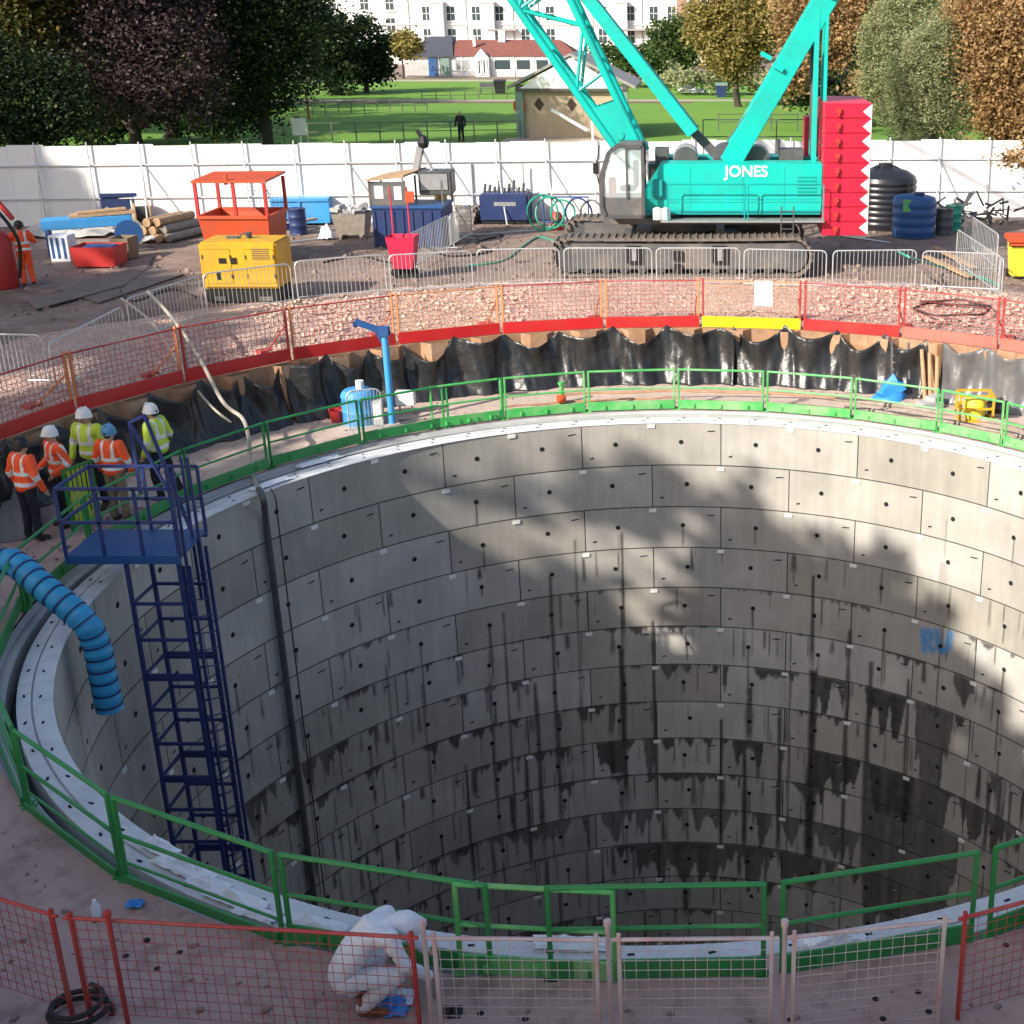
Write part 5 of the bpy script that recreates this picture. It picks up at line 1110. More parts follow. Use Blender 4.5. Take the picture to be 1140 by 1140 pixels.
beam(306, 250, 370, 249, .85, .8, 'light_blue', 'steel_waler', 'bright blue steel beam along the hoarding right of the orange skip', 'beam', z0=.1)
beam(200, 262, 232, 258, .4, .5, 'blue', 'steel_waler', 'short blue beam just left of the orange skip', 'beam')
beam(312, 262, 352, 254, .08, .22, 'steel', 'steel_channel', 'loose silver steel channel lying before the bright blue beam', 'beam', z0=.3)
beam(310, 256, 340, 254, .3, .4, 'navy', 'steel_waler', 'short navy beam under the silver channel', 'beam', z0=.02)
p = at(100, 285, YARD+.01); g = wthing('lifting_frame', 'light blue trestle bench carrying boards in the left yard', 'trestle', tuple(p)); a, b = at(52, 284, YARD), at(152, 278, YARD)
W = (b-a).length; d = (b-a).normalized(); nn = d.cross(Vector((0,0,1)))
wb(MB().bar(a+Vector((0,0,.95)), b+Vector((0,0,1.0)), .9, .3), 'deck', 'light_blue', g, bevel=.02)
wb(MB().bar(a.lerp(b,.3)+Vector((0,.1,1.16)), b+Vector((.1,.1,1.22)), .7, .07).bar(a.lerp(b,.4)+Vector((0,.0,1.24)), b+Vector((-.2,.1,1.3)), .4, .06), 'boards', 'timber', g)
for f in (.06, .9):
    for s_ in (-.4, .4): wb(MB().bar(a.lerp(b, f)+nn*s_, a.lerp(b, f)+nn*s_+Vector((0,0,.85)), .12), 'leg', 'blue', g)
wb(MB().lathe([(0,-.06),(.42,-.06),(.42,.06),(0,.06)], (0,0,0), 24), 'end_disc', 'blue', g)
o = g.children[-1]
o = [c_ for c_ in g.children if c_.name.startswith('end_disc')][0]
for v in o.data.vertices: v.co += WORLD_ORG[g.name]
o.rotation_euler = (math.pi/2, 0, .3); o.location = b+Vector((.05,-.5,.6))-WORLD_ORG[g.name]
p = at(68, 292, YARD+.01); g = wthing('tool_box', 'white crate with blue stripes in the left yard', 'crate', tuple(p)); c = p+Vector((0,.3,0)); wb(MB().box(c+Vector((0,0,.4)), (.6, .55, .8)), 'case', 'litter', g, bevel=.02); sp_ = MB()
for k in (-.2, -.03, .16): sp_.box(c+Vector((k,-.28,.42)), (.08, .012, .62))
wb(sp_, 'stripes', 'blue', g)
p = at(105, 299, YARD+.01); g = wthing('open_crate', 'dark red open-topped steel crate with blue rim contents', 'crate', tuple(p)); W = dims(81, 130, p); c = p+Vector((0,.5,0)); wb(hexbox(hexbox(MB(), W*.92, .9, W, 1, .04, .62, c), W*.86, .84, W*.94, .94, .1, .62, c), 'body', 'red', g); wb(MB().box(c+Vector((.05,0,.52)), (W*.7, .6, .18), rz=.1), 'contents', 'blue', g, bevel=.03)
p = at(135, 290, YARD+.01); g = wthing('open_crate', 'khaki steel crate right of the dark red crate', 'crate', tuple(p)); c = p+Vector((0,.4,0)); wb(hexbox(hexbox(MB(), .5, .7, .56, .8, .04, .66, c), .44, .64, .5, .74, .1, .66, c), 'body', 'khaki', g)
r = random.Random(8)
a = at(182, 268, YARD)
for i in range(9):
    row = 0 if i < 4 else (1 if i < 7 else 2); k = i if i < 4 else (i-4+.5 if i < 7 else i-7+1)
    q = a+Vector((-.55+.3*k, r.uniform(-.1,.1), .16+.26*row))
    single(MB().tube(q+Vector((0,-.5,0)), q+Vector((.5,1.3,0)), .145, 12).tube(q+Vector((0,-.505,0)), q+Vector((0,-.5,0)), .13, 12), 'log', 'timber' if i % 3 else 'timber_old', 'cut log on the log pile beside the blue trestle, '+['leftmost of the bottom row','second in the bottom row','third in the bottom row','rightmost of the bottom row','left of the middle row','centre of the middle row','right of the middle row','left one on top','right one on top'][i], 'log', tuple(q), 'logs piled near the hoarding', smooth=True)
crumple(at(166, 268, YARD+.02), 1.0, 1.0, .95, 74, 'concrete', 'builders_bag', 'grey white bulk bag left of the log pile', 'bag')
crumple(at(70, 262, YARD+.02), 3.2, 1.3, .8, 75, 'concrete', 'tarpaulin', 'grey tarpaulin heap along the hoarding at left', 'tarpaulin')
crumple(at(125, 256, YARD+.02), 2.2, 1.0, 1.1, 76, 'timber_old', 'scrap_heap', 'dark heap of scrap timber against the hoarding', 'heap')
p = at(6, 322, YARD+.01); g = wthing('fuel_tank', 'red upright cylinder tank at the left frame edge with black hose', 'tank', tuple(p)); wb(MB().lathe([(0,0),(.5,.0),(.52,.05),(.52,1.3),(.4,1.5),(.12,1.58),(0,1.58)], p+Vector((-.3,.3,0)), 24), 'vessel', 'red', g, smooth=True)
wb(MB().poly(spline([p+Vector((-.2,.2,1.5)), p+Vector((-.1,.1,2.2)), p+Vector((.2,.0,2.1)), p+Vector((.55,.1,1.3)), p+Vector((.4,.1,.3))], 8), .05, 8), 'hose', 'black', g, smooth=True); wb(MB().bar(p+Vector((-.3,.3,1.5)), p+Vector((-.1,.3,2.6)), .12).bar(p+Vector((-.1,.3,2.6)), p+Vector((.5,.1,1.9)), .1), 'jib', 'red', g)
# gantry frame, blue compressor
p = at(560, 250, YARD+.01); g = wthing('compressor', 'navy blue skid compressor under the grey goalpost frame', 'compressor', tuple(p)); W = dims(538, 592, p); c = p+Vector((.05,.6,0)); wb(MB().box(c+Vector((0,0,.58)), (W, 1.1, .95)), 'case', 'navy', g, bevel=.05); wb(MB().box(c+Vector((0,0,.06)), (W*.9, 1, .12)), 'skid', 'black', g); wb(MB().box(c+Vector((.05,-.557,.72)), (W*.45, .015, .14)), 'plate', 'steel', g)
r = random.Random(9); gv = MB()
for k in range(9): gv.tube(c+Vector((-W*.45+W*.1*k,.2,1.05)), c+Vector((-W*.45+W*.1*k+.05,.2,1.05+r.uniform(.15,.45))), .05, 8)
wb(gv, 'gauges', 'dark_steel', g)
p = at(558, 250, YARD+.01); g = wthing('goalpost_frame', 'tall thin steel goalpost frame with grey-blue crossbar', 'frame', tuple(p+Vector((0,1.6,0)))); a, b = atY(527, 245, p.y+1.6), atY(592, 245, p.y+1.6); a.z = b.z = YARD; hh_ = atY(527, 180, p.y+1.6).z-YARD
for e in (a, b, a+Vector((.15,-.6,0)), b+Vector((-.15,-.6,0))): wb(MB().tube(e, e+Vector((0,0,hh_)), .03, 7), 'upright', 'steel', g)
wb(MB().bar(a+Vector((0,-.1,hh_)), b+Vector((0,-.1,hh_)), .14, .12), 'crossbar', 'grey_steel', g); wb(MB().bar(a+Vector((.25,-.3,.4)), a+Vector((.45,-.3,hh_*.9)), .14).bar(a+Vector((.8,-.3,.4)), a+Vector((.8,-.3,hh_*.8)), .07), 'rods', 'rust', g)
p = at(630, 258, YARD+.01); g = wthing('hose_rack', 'blue tube rack hung with looped green and purple hoses left of the crane cab', 'rack', tuple(p)); W = dims(605, 655, p)
wb(MB().poly([p+Vector((-W*.5,.3,0)), p+Vector((-W*.5,.3,1.15)), p+Vector((W*.5,.3,1.15)), p+Vector((W*.5,.3,0))], .035, 8).tube(p+Vector((-W*.5,.3,.3)), p+Vector((W*.5,.3,.3)), .03, 7), 'frame', 'blue', g)
for i, (cx_, rr, m_) in enumerate(((-.55,.55,'green_hose'),(-.1,.45,'green_hose'),(.45,.5,'tower_blue'),(.9,.42,'grey_steel'),(-.8,.6,'green_hose'))): wb(MB().poly([p+Vector((cx_+rr*math.cos(t)*.9, .2+.1*math.sin(3*t+i), .62+rr*math.sin(t))) for t in np.linspace(0, 6.28, 28)], .035, 6), 'hose_loop', m_, g, smooth=True)
wb(MB().lathe([(0,0),(.2,0),(.2,.5),(.12,.6),(0,.62)], p+Vector((-.35,.5,0)), 14), 'cylinder', 'red', g, smooth=True)
# tanks
p = at(993, 259, YARD+.01); p = p+Vector((0,.3,0)); g = wthing('water_tank', 'big black ribbed cylindrical water tank right of the crane counterweight', 'tank', tuple(p)); Rt = dims(958, 1022, p)/2+.1
pr = [(0,0),(Rt,0)]
for k in range(8): z = .10+.2*k; pr += [(Rt,z),(Rt+.03,z+.04),(Rt+.03,z+.13),(Rt,z+.17)]
pr += [(Rt-.02,1.76),(Rt*.72,1.95),(.3,2.08),(.3,2.14),(0,2.15)]
wb(MB().lathe(pr, p+Vector((-.15,Rt,0)), 40), 'vessel', 'tank', g, smooth=True)
rbz = MB()
for k in range(10): a = 2*math.pi*k/10; rbz.bar(p+Vector((-.15+Rt*.98*math.cos(a), Rt+Rt*.98*math.sin(a), 1.72)), p+Vector((-.15+.3*math.cos(a), Rt+.3*math.sin(a), 2.1)), .07)
wb(rbz, 'roof_ribs', 'tank', g); wb(MB().bar(p+Vector((.55,.06,.2)), p+Vector((.55,.06,1.8)), .08).lathe([(0,2.14),(.25,2.14),(.25,2.2),(0,2.22)], p+Vector((-.15,Rt,0)), 16), 'fill_pipe', 'black', g)
p = at(1019, 266, YARD+.01); g = wthing('fuel_bowser', 'blue ribbed plastic tank in front of the big black water tank', 'tank', tuple(p)); W = dims(997, 1044, p); c = p+Vector((0,.6,0))
b1 = MB().lathe([(0,.02),(W*.5,.02)]+[q for k in range(4) for q in ((W*.5,.1+.3*k),(W*.52,.16+.3*k),(W*.52,.28+.3*k),(W*.5,.34+.3*k))]+[(W*.49,1.3),(W*.36,1.36),(0,1.38)], c, 28); wb(b1, 'vessel', 'blue', g, smooth=True)
wb(MB().box(c+Vector((-W*.2,-W*.44,1.1)), (.35, .1, .4)), 'label_plate', 'green_hi', g); wb(MB().lathe([(0,1.38),(.18,1.38),(.18,1.46),(0,1.47)], c+Vector((.15,0,0)), 14), 'lid', 'navy', g)
# right edge items
p = at(1132, 312, YARD+.01); g = wthing('wheelie_bin', 'yellow wheelie bin with bright orange lid at the right edge', 'bin', tuple(p)); c = p+Vector((.1,.35,0))
b1 = hexbox(MB(), .46, .5, .6, .72, .08, 1.0, c); wb(b1, 'bin_body', 'bin_yellow', g, bevel=.02); wb(MB().prism([c+Vector((-.4,-.42,1.02)), c+Vector((.4,-.42,1.02)), c+Vector((.4,.42,1.1)), c+Vector((-.4,.42,1.1))], (0,0,.14)).box(c+Vector((0,-.42,1.02)), (.84,.06,.12)), 'lid', 'orange', g, bevel=.03)
for sx in (-.24, .24): wb(MB().tube(c+Vector((sx-.03,.3,.11)), c+Vector((sx+.03,.3,.11)), .11, 12), 'wheel', 'black', g)
p = at(1080, 232, YARD+.01); g = wthing('site_gate', 'grey steel mesh gate leaf standing before the hoarding at right', 'gate', tuple(p)); a, b = atY(1070, 235, p.y), atY(1093, 235, p.y); a.z = b.z = YARD; hh_ = atY(1075, 193, p.y).z-YARD
mb = MB().bar(a, a+Vector((0,0,hh_)), .06).bar(b, b+Vector((0,0,hh_)), .06).bar(a+Vector((0,0,hh_)), b+Vector((0,0,hh_)), .06).bar(a+Vector((0,0,.1)), b+Vector((0,0,.1)), .06); wb(mb, 'gate_frame', 'galv', g)
mb = MB()
for k in range(1, 12): q = a.lerp(b, k/12); mb.bar(q+Vector((0,0,.1)), q+Vector((0,0,hh_)), .02)
wb(mb, 'infill_bars', 'galv', g)
p = at(1085, 250, YARD+.02); r = random.Random(12); mb = MB()
for k in range(60): q = p+Vector((r.gauss(0,.8), r.gauss(0,.4), r.uniform(0,.75))); mb.bar(q, q+Vector((r.gauss(0,.4), r.gauss(0,.3), r.gauss(.1,.3))), r.uniform(.03,.09))
single(mb, 'brush_heap', 'dark_steel', 'heap of dark twisted scrap beside the grey gate at right', 'heap', tuple(p))['kind'] = 'stuff'
for i, (x0,y0,x1,y1,lab) in enumerate(((1030,285,1080,308,'long timber board lying on the bank near the wheelie bin, upper one'), (1040,275,1085,298,'long timber board lying on the bank near the wheelie bin, lower one'))): single(MB().bar(at(x0,y0,YARD+.25), at(x1,y1,YARD+.12), .22, .05), 'board', 'timber', lab, 'board', tuple(at(x0,y0,YARD+.25)), bevel=.006)
# road plates on the mud
for i, (q, lab) in enumerate((([(62,322),(160,296),(205,306),(110,338)], 'pale steel road plate on the mud left of the generator'), ([(40,345),(140,318),(118,318),(30,334)], 'narrow steel road plate nearest the orange-suited worker'))):
    pp = [at(x, y, YARD+.02+.034*i) for x, y in q]; single(MB().prism(pp, Vector((0,0,.03))), 'road_plate', 'track', lab, 'plate', tuple(pp[0]))

def pallet(px, py, n, rz, label):
    p = at(px, py, YARD+.01); g = wthing('pallet_stack', label, 'pallets', tuple(p), None); r = random.Random(px); rot = Matrix.Rotation(rz, 3, 'Z')
    for k in range(n):
        mb = MB(); dz = .145*k; jx, jy = r.uniform(-.05, .05), r.uniform(-.05, .05)
        for i in range(7): mb.box(p+rot @ Vector((-.5+.167*i+jx, .5+jy, .13+dz)), (.1, 1.0, .022), rz=rz)
        for i in range(3):
            mb.box(p+rot @ Vector((jx, .05+.45*i+jy, .07+dz)), (1.1, .1, .09), rz=rz); mb.box(p+rot @ Vector((jx, .05+.45*i+jy, .013+dz)), (1.1, .1, .02), rz=rz)
        wb(mb, 'pallet', 'timber_old', g)
pallet(348, 240, 3, .2, 'low stack of grey pallets against the hoarding behind the rubble bin')
pallet(512, 250, 4, -.1, 'stack of grey pallets left of the goalpost frame')
pallet(245, 244, 2, .1, 'pair of pallets behind the orange skip by the hoarding')
def drum(px, py, material, label, r_=.29, h=.88):
    p = at(px, py, YARD+.01); g = wthing('oil_drum', label, 'drum', tuple(p)); wb(MB().lathe([(0,0),(r_,0),(r_+.012,.02),(r_,.05),(r_,h*.33),(r_+.014,h*.35),(r_,h*.37),(r_,h*.65),(r_+.014,h*.67),(r_,h*.69),(r_,h-.04),(r_+.012,h-.02),(r_,h),(r_-.03,h-.02),(0,h-.02)], p+Vector((0,r_,0)), 20), 'shell', material, g, smooth=True); wb(MB().lathe([(0,h-.02),(.05,h-.02),(.05,h+.01),(0,h+.01)], p+Vector((.12,r_,0)), 8), 'bung', 'dark_steel', g)
drum(330, 262, 'navy', 'dark blue oil drum beside the bright blue beam')
drum(404, 246, 'rust', 'rusty oil drum behind the rubble bin')
drum(1052, 262, 'dark_steel', 'black oil drum between the blue tank and the scrap heap')
drum(1062, 258, 'green_hose', 'green oil drum right of the black one')
def reel(px, py, rr, wd, rz, material, label):
    p = at(px, py, YARD+.01)+Vector((0,0,rr)); g = wthing('cable_reel', label, 'reel', tuple(p)); ax = Vector((math.cos(rz), math.sin(rz), 0))
    for s_ in (-1, 1): wb(MB().tube(p+ax*(s_*wd/2-.02), p+ax*(s_*wd/2+.02), rr, 20), 'flange', 'timber', g)
    wb(MB().tube(p-ax*wd/2, p+ax*wd/2, rr*.7, 18), 'wound_cable', material, g)
reel(160, 252, .42, .5, .5, 'cable', 'wooden cable reel near the bulk bag on the left')
reel(585, 238, .4, .45, 1.2, 'light_blue', 'small cable reel behind the navy compressor')
for i, (x0, y0, x1, y1, lab) in enumerate(((150,268,215,262,'scaffold tube lying in front of the log pile'),(300,272,372,264,'scaffold tube lying on the mud right of the orange skip'),(520,262,600,256,'scaffold tube lying before the navy compressor'),(935,262,990,270,'scaffold tube on the mud below the black water tank'))):
    a, b = at(x0, y0, YARD+.05), at(x1, y1, YARD+.05); single(MB().tube(a, b, .03, 8), 'scaffold_tube', 'galv', lab, 'tube', tuple(a))
hose('air_hose', [at(x, y, YARD+.03) for x, y in ((560,262),(530,270),(545,280),(500,285),(470,275),(440,292),(400,285),(360,292))], .035, 'rubber', 'black air hose winding over the mud from the compressor')
hose('air_hose', [at(x, y, YARD+.03) for x, y in ((650,262),(620,268),(600,264),(585,272),(560,290),(520,296))], .03, 'green_hose', 'green air hose trailing from the hose rack')
# ------------------------------------------------------------------ hoarding
hA, hB, hC = Vector((-46, 46.4, YARD)), Vector((0, 50.6, YARD)), Vector((40, 50.9, YARD)); HH = 2.78
def hoarding(a, b, label, braces):
    t = wthing('hoarding', label, 'hoarding', tuple(a)); d = (b-a).normalized(); n = d.cross(Vector((0,0,1))); L_ = (b-a).length; u = Vector((0,0,1))
    pn = MB(); k = int(L_/1.22)
    for i in range(k): 
        p0, p1 = a+d*(L_*i/k+.004), a+d*(L_*(i+1)/k-.004); hv = HH+.03*math.sin(i*2.3); pn.prism([p0, p1, p1+u*hv, p0+u*hv], -n*.03)
    wb(pn, 'panels', 'hoarding', t); wb(MB().bar(a-n*.06+u*.06, b-n*.06+u*.06, .03, .1), 'kick_strip', 'timber_old', t)
    if braces:
        for z in (.95, 2.1): wb(MB().tube(a+n*.05+u*z, b+n*.05+u*z, .026, 6), 'ledger_tube', 'post_grey', t)
        k = int(L_/1.75)
        for i in range(k):
            e = a+d*(L_*(i+.5)/k); wb(MB().tube(e+n*.12, e+n*.12+u*(HH+.12), .028, 6), 'support_post', 'post_grey', t)
            if i % 2 == 0 or i % 5 == 1: wb(MB().tube(e+n*.12+u*2.1, e+n*1.5+u*.03+d*.35, .026, 6), 'raking_brace', 'post_grey', t)
    return t
hoarding(hA, hB, 'white hoarding with grey scaffold supports behind the left yard', True)
hoarding(hB, hC, 'white hoarding behind the crane and tanks on the right', True)
# ------------------------------------------------------------------ park: hut, fences, bench
def front(px, Y, z=YARD): return Vector(((px-XP)/F_PX*(Y*math.cos(PITCH)+(CAM_H-z)*math.sin(PITCH)), Y, z))
HY = 83.0; h0, h1 = front(580, HY).x, front(697, HY).x; eav, rid = atY(600, 100, HY).z, atY(600, 62, HY).z; hm_ = (h0+h1)/2
g = wthing('park_pavilion', 'small gabled park pavilion with tan front and white pediment behind the crane boom', 'pavilion', (hm_, HY, YARD))
wb(MB().box((hm_, HY+3, (eav+YARD)/2), (h1-h0-.5, 6, eav-YARD)), 'wall', 'tan_wall', g)
for x in (h0+.05, h1-.05): wb(MB().box((x, HY-.05, (eav+YARD)/2), (.45, .5, eav-YARD)), 'corner_post', 'hut_green', g)
wb(MB().box((hm_, HY-.12, eav+.12), (h1-h0+.3, .5, .34)), 'lintel', 'dark_steel', g)
wb(MB().prism([(h0+.1, HY-.38, eav+.1), (h1-.1, HY-.38, eav+.1), (hm_, HY-.38, rid-.1)], (0, .2, 0)), 'pediment', 'white_paint', g)
rf = MB()
for s_ in (-1, 1):
    xe = hm_+s_*((h1-h0)/2+.65); rf.prism([(hm_, HY-.4, rid), (hm_, HY-.4, rid+.16), (xe, HY-.4, eav+.22), (xe, HY-.4, eav+.04)], (0, 7.2, 0))
wb(rf, 'roof', 'hut_roof', g)
for px in (600, 636): v = atY(px, 116, HY-.06); dmd = MB().prism([v+Vector((-.28,0,0)), v+Vector((0,0,-.38)), v+Vector((.28,0,0)), v+Vector((0,0,.38))], (0, .05, 0)); wb(dmd, 'diamond_vent', 'boot', g)
a, b = atY(614, 122, HY-1.2), atY(654, 145, HY-1.6); single(MB().bar(a, b, .16, .16).bar((b.x+.3, b.y, YARD), (b.x+.3, b.y, b.z+.9), .12), 'barrier_arm', 'white_paint', 'white slanting barrier arm in front of the pavilion', 'barrier', tuple(a))
wb_floor = struct(MB().box((hm_, HY-1.2, YARD+.06), (8, 2.2, .08)).build('pavement', 'gravel_path'))
# two rings on the pavilion: life ring
v = atY(578, 118, HY-.2); ring = MB().poly([v+Vector((.28*math.cos(t), 0, .36*math.sin(t))) for t in np.linspace(0, 6.28, 16)], .09, 7); single(ring, 'life_ring', 'orange', 'orange ring hung on the left post of the park pavilion', 'ring', tuple(v))
def park_fence(x0, y0, x1, y1, n, hgt, label, material='dark_steel', rails=(.5, .95), Zb=YARD+.02):
    a, b = at(x0, y0, Zb), at(x1, y1, Zb); t = wthing('park_fence', label, 'fence', tuple(a)); u = Vector((0,0,1))
    for i in range(n+1): e = a.lerp(b, i/n); wb(MB().bar(e, e+u*hgt, .06), 'post', material, t)
    for r_ in rails: wb(MB().tube(a+u*hgt*r_, b+u*hgt*r_, .025, 5), 'rail', material, t)
    return t
park_fence(348, 128, 476, 124, 9, .95, 'row of thin dark posts with rails on the front lawn')
park_fence(470, 112, 580, 110, 7, .8, 'low dark fence along the flower bed left of the pavilion')
park_fence(800, 146, 888, 146, 3, 1.1, 'dark railings on the lawn behind the crane deck')
park_fence(290, 160, 580, 156, 11, 1.1, 'thin wire fence just beyond the left hoarding', 'grey_steel', (.55,1))
def park_item(nm, lab, cat, px, py): p = at(px, py, YARD+.03); return wthing(nm, lab, cat, tuple(p)), p
g, p = park_item('park_bench', 'dark bench standing on the far lawn', 'bench', 545, 104)
wb(MB().box(p+Vector((0,0,.45)), (1.8,.45,.06)), 'seat', 'dark_steel', g); wb(MB().box(p+Vector((0,.22,.75)), (1.8,.06,.4)), 'backrest', 'dark_steel', g)
for s_ in (-.8,.8): wb(MB().box(p+Vector((s_,0,.22)), (.07,.4,.44)), 'leg', 'dark_steel', g)
g, p = park_item('notice_board', 'brown wooden signpost with small roof at the edge of the lawn', 'sign', 344, 133)
wb(MB().bar(p, p+Vector((0,0,2.2)), .14), 'post', 'boot_brown', g); wb(MB().bar(p+Vector((0,0,2.1)), p+Vector((1.0,0,2.1)), .1), 'arm', 'boot_brown', g)
v = atY(333, 141, 72); single(MB().box(v, (.75, .04, .85)).bar((v.x, v.y+.05, YARD), (v.x, v.y+.05, v.z), .06), 'park_sign', 'white_paint', 'small blank white sign on a post beyond the hoarding below the dark trees', 'sign', tuple(v))
pw = at(514, 158, YARD+.02); pt = person('person in dark clothes standing on the shaded lawn beyond the hoarding', tuple(pw), R_(170), 'trouser_dark', 'trouser_dark', False, bands=False)
for i, (px, py, m_, lab) in enumerate(((803,108,'navy','dark green litter bin on the far lawn right of the boom'), (557,104,'black','black litter bin at the right end of the far bench'))):
    p = at(px, py, YARD+.03); g = wthing('litter_bin', lab, 'bin', tuple(p)); wb(hexbox(MB(), .8, .7, 1.0, .9, 0, 1.0, p), 'bin_body', m_, g); wb(MB().prism([p+Vector((-.55,-.5,1.0)), p+Vector((.55,-.5,1.0)), p+Vector((.55,.5,1.12)), p+Vector((-.55,.5,1.12))], (0,0,.1)), 'lid', 'hut_green' if i == 0 else 'black', g)
crumple(at(770, 104, YARD+.03), 2.6, 1.2, 1.5, 81, 'litter', 'dust_sheet', 'white covered heap on the far lawn right of the boom', 'cover')
# ------------------------------------------------------------------ bungalow and terrace
BY = 166.0
def BX(px): return front(px, BY).x
def BZ(py, Y=BY): return atY(600, py, Y).z
g = wthing('bungalow', 'long low white bungalow with slate and red tiled roof beyond the lawn', 'bungalow', (BX(530), BY, YARD))
e_, r_ = BZ(63), BZ(45)
wb(MB().box(((BX(452)+BX(640))/2, BY+4, (YARD+e_)/2), (BX(640)-BX(452), 8, e_-YARD)), 'wall', 'wall_white', g)
wb(MB().box(((BX(452)+BX(486))/2, BY-.12, (YARD+e_-.5)/2), (BX(486)-BX(452), .2, e_-YARD-.7)), 'clad_wall', 'concrete', g)
def hip(x0, x1, z0, z1, y0, y1, hl, hrr, ov=.5):
    ym = (y0+y1)/2; A_, B_, C_, D_ = (x0-ov,y0-ov,z0), (x1+ov,y0-ov,z0), (x1+ov,y1+ov,z0), (x0-ov,y1+ov,z0); E1, E2 = (x0+hl,ym,z1), (x1-hrr,ym,z1)
    return MB().add([A_,B_,C_,D_,E1,E2], [(0,1,5,4),(1,2,5),(2,3,4,5),(3,0,4),(0,3,2,1)])
wb(hip(BX(452), BX(502), e_, r_+.4, BY, BY+8, 2.4, .3), 'slate_roof', 'slate', g)
rt = wb(hip(BX(503), BX(640), e_+.03, r_, BY+.3, BY+7.7, .2, 2), 'tiled_roof', 'tile_red', g)
wb(MB().box((BX(556), BY+3.6, r_+.4), (.8, .8, 1.3)), 'chimney', 'wall_white', rt); wb(MB().box((BX(527), BY+2, r_-.1), (.3, .3, 1.2)), 'flue', 'wall_white', rt)
pc = MB().prism([(BX(530), BY-.8, YARD), (BX(546), BY-.8, YARD), (BX(546), BY-.8, e_-.1), (BX(538), BY-.8, e_+.9), (BX(530), BY-.8, e_-.1)], (0,1,0)); wb(pc, 'porch', 'wall_white', g)
for x0, x1, y0, y1, m_ in ((507,525,66,78,'concrete'), (551,570,66,78,'glass'), (575,592,66,78,'glass'), (534,537.5,66,82,'glass'), (539.5,543,66,82,'glass'), (597,612,66,78,'glass')):
    z0, z1 = BZ(y1), BZ(y0); yf = BY-(.86 if 530 < x0 < 545 else .03); f = wb(MB().box(((BX(x0)+BX(x1))/2, yf, (z0+z1)/2), (BX(x1)-BX(x0)+.3, .1, z1-z0+.25)), 'window_frame', 'white_paint', g); wb(MB().box(((BX(x0)+BX(x1))/2-.02, yf-.04, (z0+z1)/2), (BX(x1)-BX(x0)-.2, .06, z1-z0-.15)), 'pane', m_ if m_ != 'concrete' else 'steel', f)
for px, m_ in ((483, 'blue'), (497, 'hut_green')): wb(MB().box((BX(px), BY-.26, YARD+1.05), (.95, .08, 2.1)), 'door', m_, g)
for px in (490, 515, 549, 573, 595): wb(MB().tube((BX(px), BY-.1, YARD), (BX(px), BY-.1, e_), .06, 6), 'drainpipe', 'white_paint', g)
TY = 205.0
def TX(px): return front(px, TY, 6).x
def TZ(py): return atY(600, py, TY).z
g = wthing('terrace', 'tall white stucco terrace with rows of sash windows filling the background', 'terraced house', (TX(560), TY, YARD)); ZT = TZ(-42)
wb(MB().box(((TX(352)+TX(762))/2, TY+5, (YARD+ZT)/2), (TX(762)-TX(352), 10, ZT-YARD)), 'wall', 'wall_white', g)
for px in (487, 543, 690): wb(MB().box((TX(px)+.2, TY-.6, (YARD+TZ(3))/2), (1.9, 1.15, TZ(3)-YARD)).box((TX(px)+.2, TY-.65, TZ(3)+.1), (2.2, 1.4, .25)), 'bay', 'wall_white', g)
for z in (TZ(27), TZ(-2)): wb(MB().box(((TX(352)+TX(762))/2, TY-.08, z), (TX(762)-TX(352)-.2, .2, .22)), 'string_course', 'white_paint', g)
wb(MB().box(((TX(352)+TX(762))/2, TY+5, ZT+.4), (TX(762)-TX(352)+1, 11, .8)), 'roof', 'slate', g)
def twin(px, py, w_=1.15, h_=1.9, yoff=0.0, dark=True):
    x, z = TX(px), TZ(py); f = wb(MB().box((x, TY+yoff-.02, z), (w_+.26, .12, h_+.26)).box((x, TY+yoff-.1, z-h_/2-.18), (w_+.5, .3, .12)), 'window', 'white_paint', g)
    wb(MB().box((x, TY+yoff-.06, z), (w_, .08, h_)), 'pane', 'glass' , f); wb(MB().box((x, TY+yoff-.11, z), (w_, .05, .08)).box((x, TY+yoff-.11, z), (.06, .05, h_)), 'glazing_bars', 'white_paint', f)
for px in (372, 408, 436, 476, 503, 531, 557, 585, 613, 646, 671, 702, 728, 748):
    for py in (-24, 15, 40):
        if py == 40 and px in (646, 372): continue
        twin(px, py if px > 460 else (py-12 if py == 15 else py-12 if py > 0 else py))
for px in (456, 520, 572, 600, 660, 715): wb(MB().tube((TX(px), TY-.1, YARD), (TX(px), TY-.1, ZT), .07, 6), 'drainpipe', 'concrete', g)
for px in (560, 706): wb(MB().box((TX(px), TY-.7, TZ(33)), (4.2, 1.3, .25)), 'canopy', 'hut_roof', g)
g = wthing('brick_house', 'brick and render house with bay at the right end of the terrace', 'house', (TX(778), TY-4, YARD)); wb(MB().box((TX(781), TY+2, 8), (7.0, 9, 13.4)), 'wall', 'brick', g)
wb(MB().box((TX(785), TY-2.9, 7), (3.4, 1.2, 11.4)), 'bay', 'wall_white', g)
for z in (6.0, 9.3, 12.3): f = wb(MB().box((TX(772), TY-2.55, z), (1.6, .14, 2.0)), 'window', 'white_paint', g); wb(MB().box((TX(772), TY-2.63, z), (1.2, .06, 1.6)), 'pane', 'glass', f)
wb(hip(TX(781)-3.5, TX(781)+3.5, 14.7, 17.5, TY-2.5, TY+6.5, 2, 2), 'roof', 'slate', g)
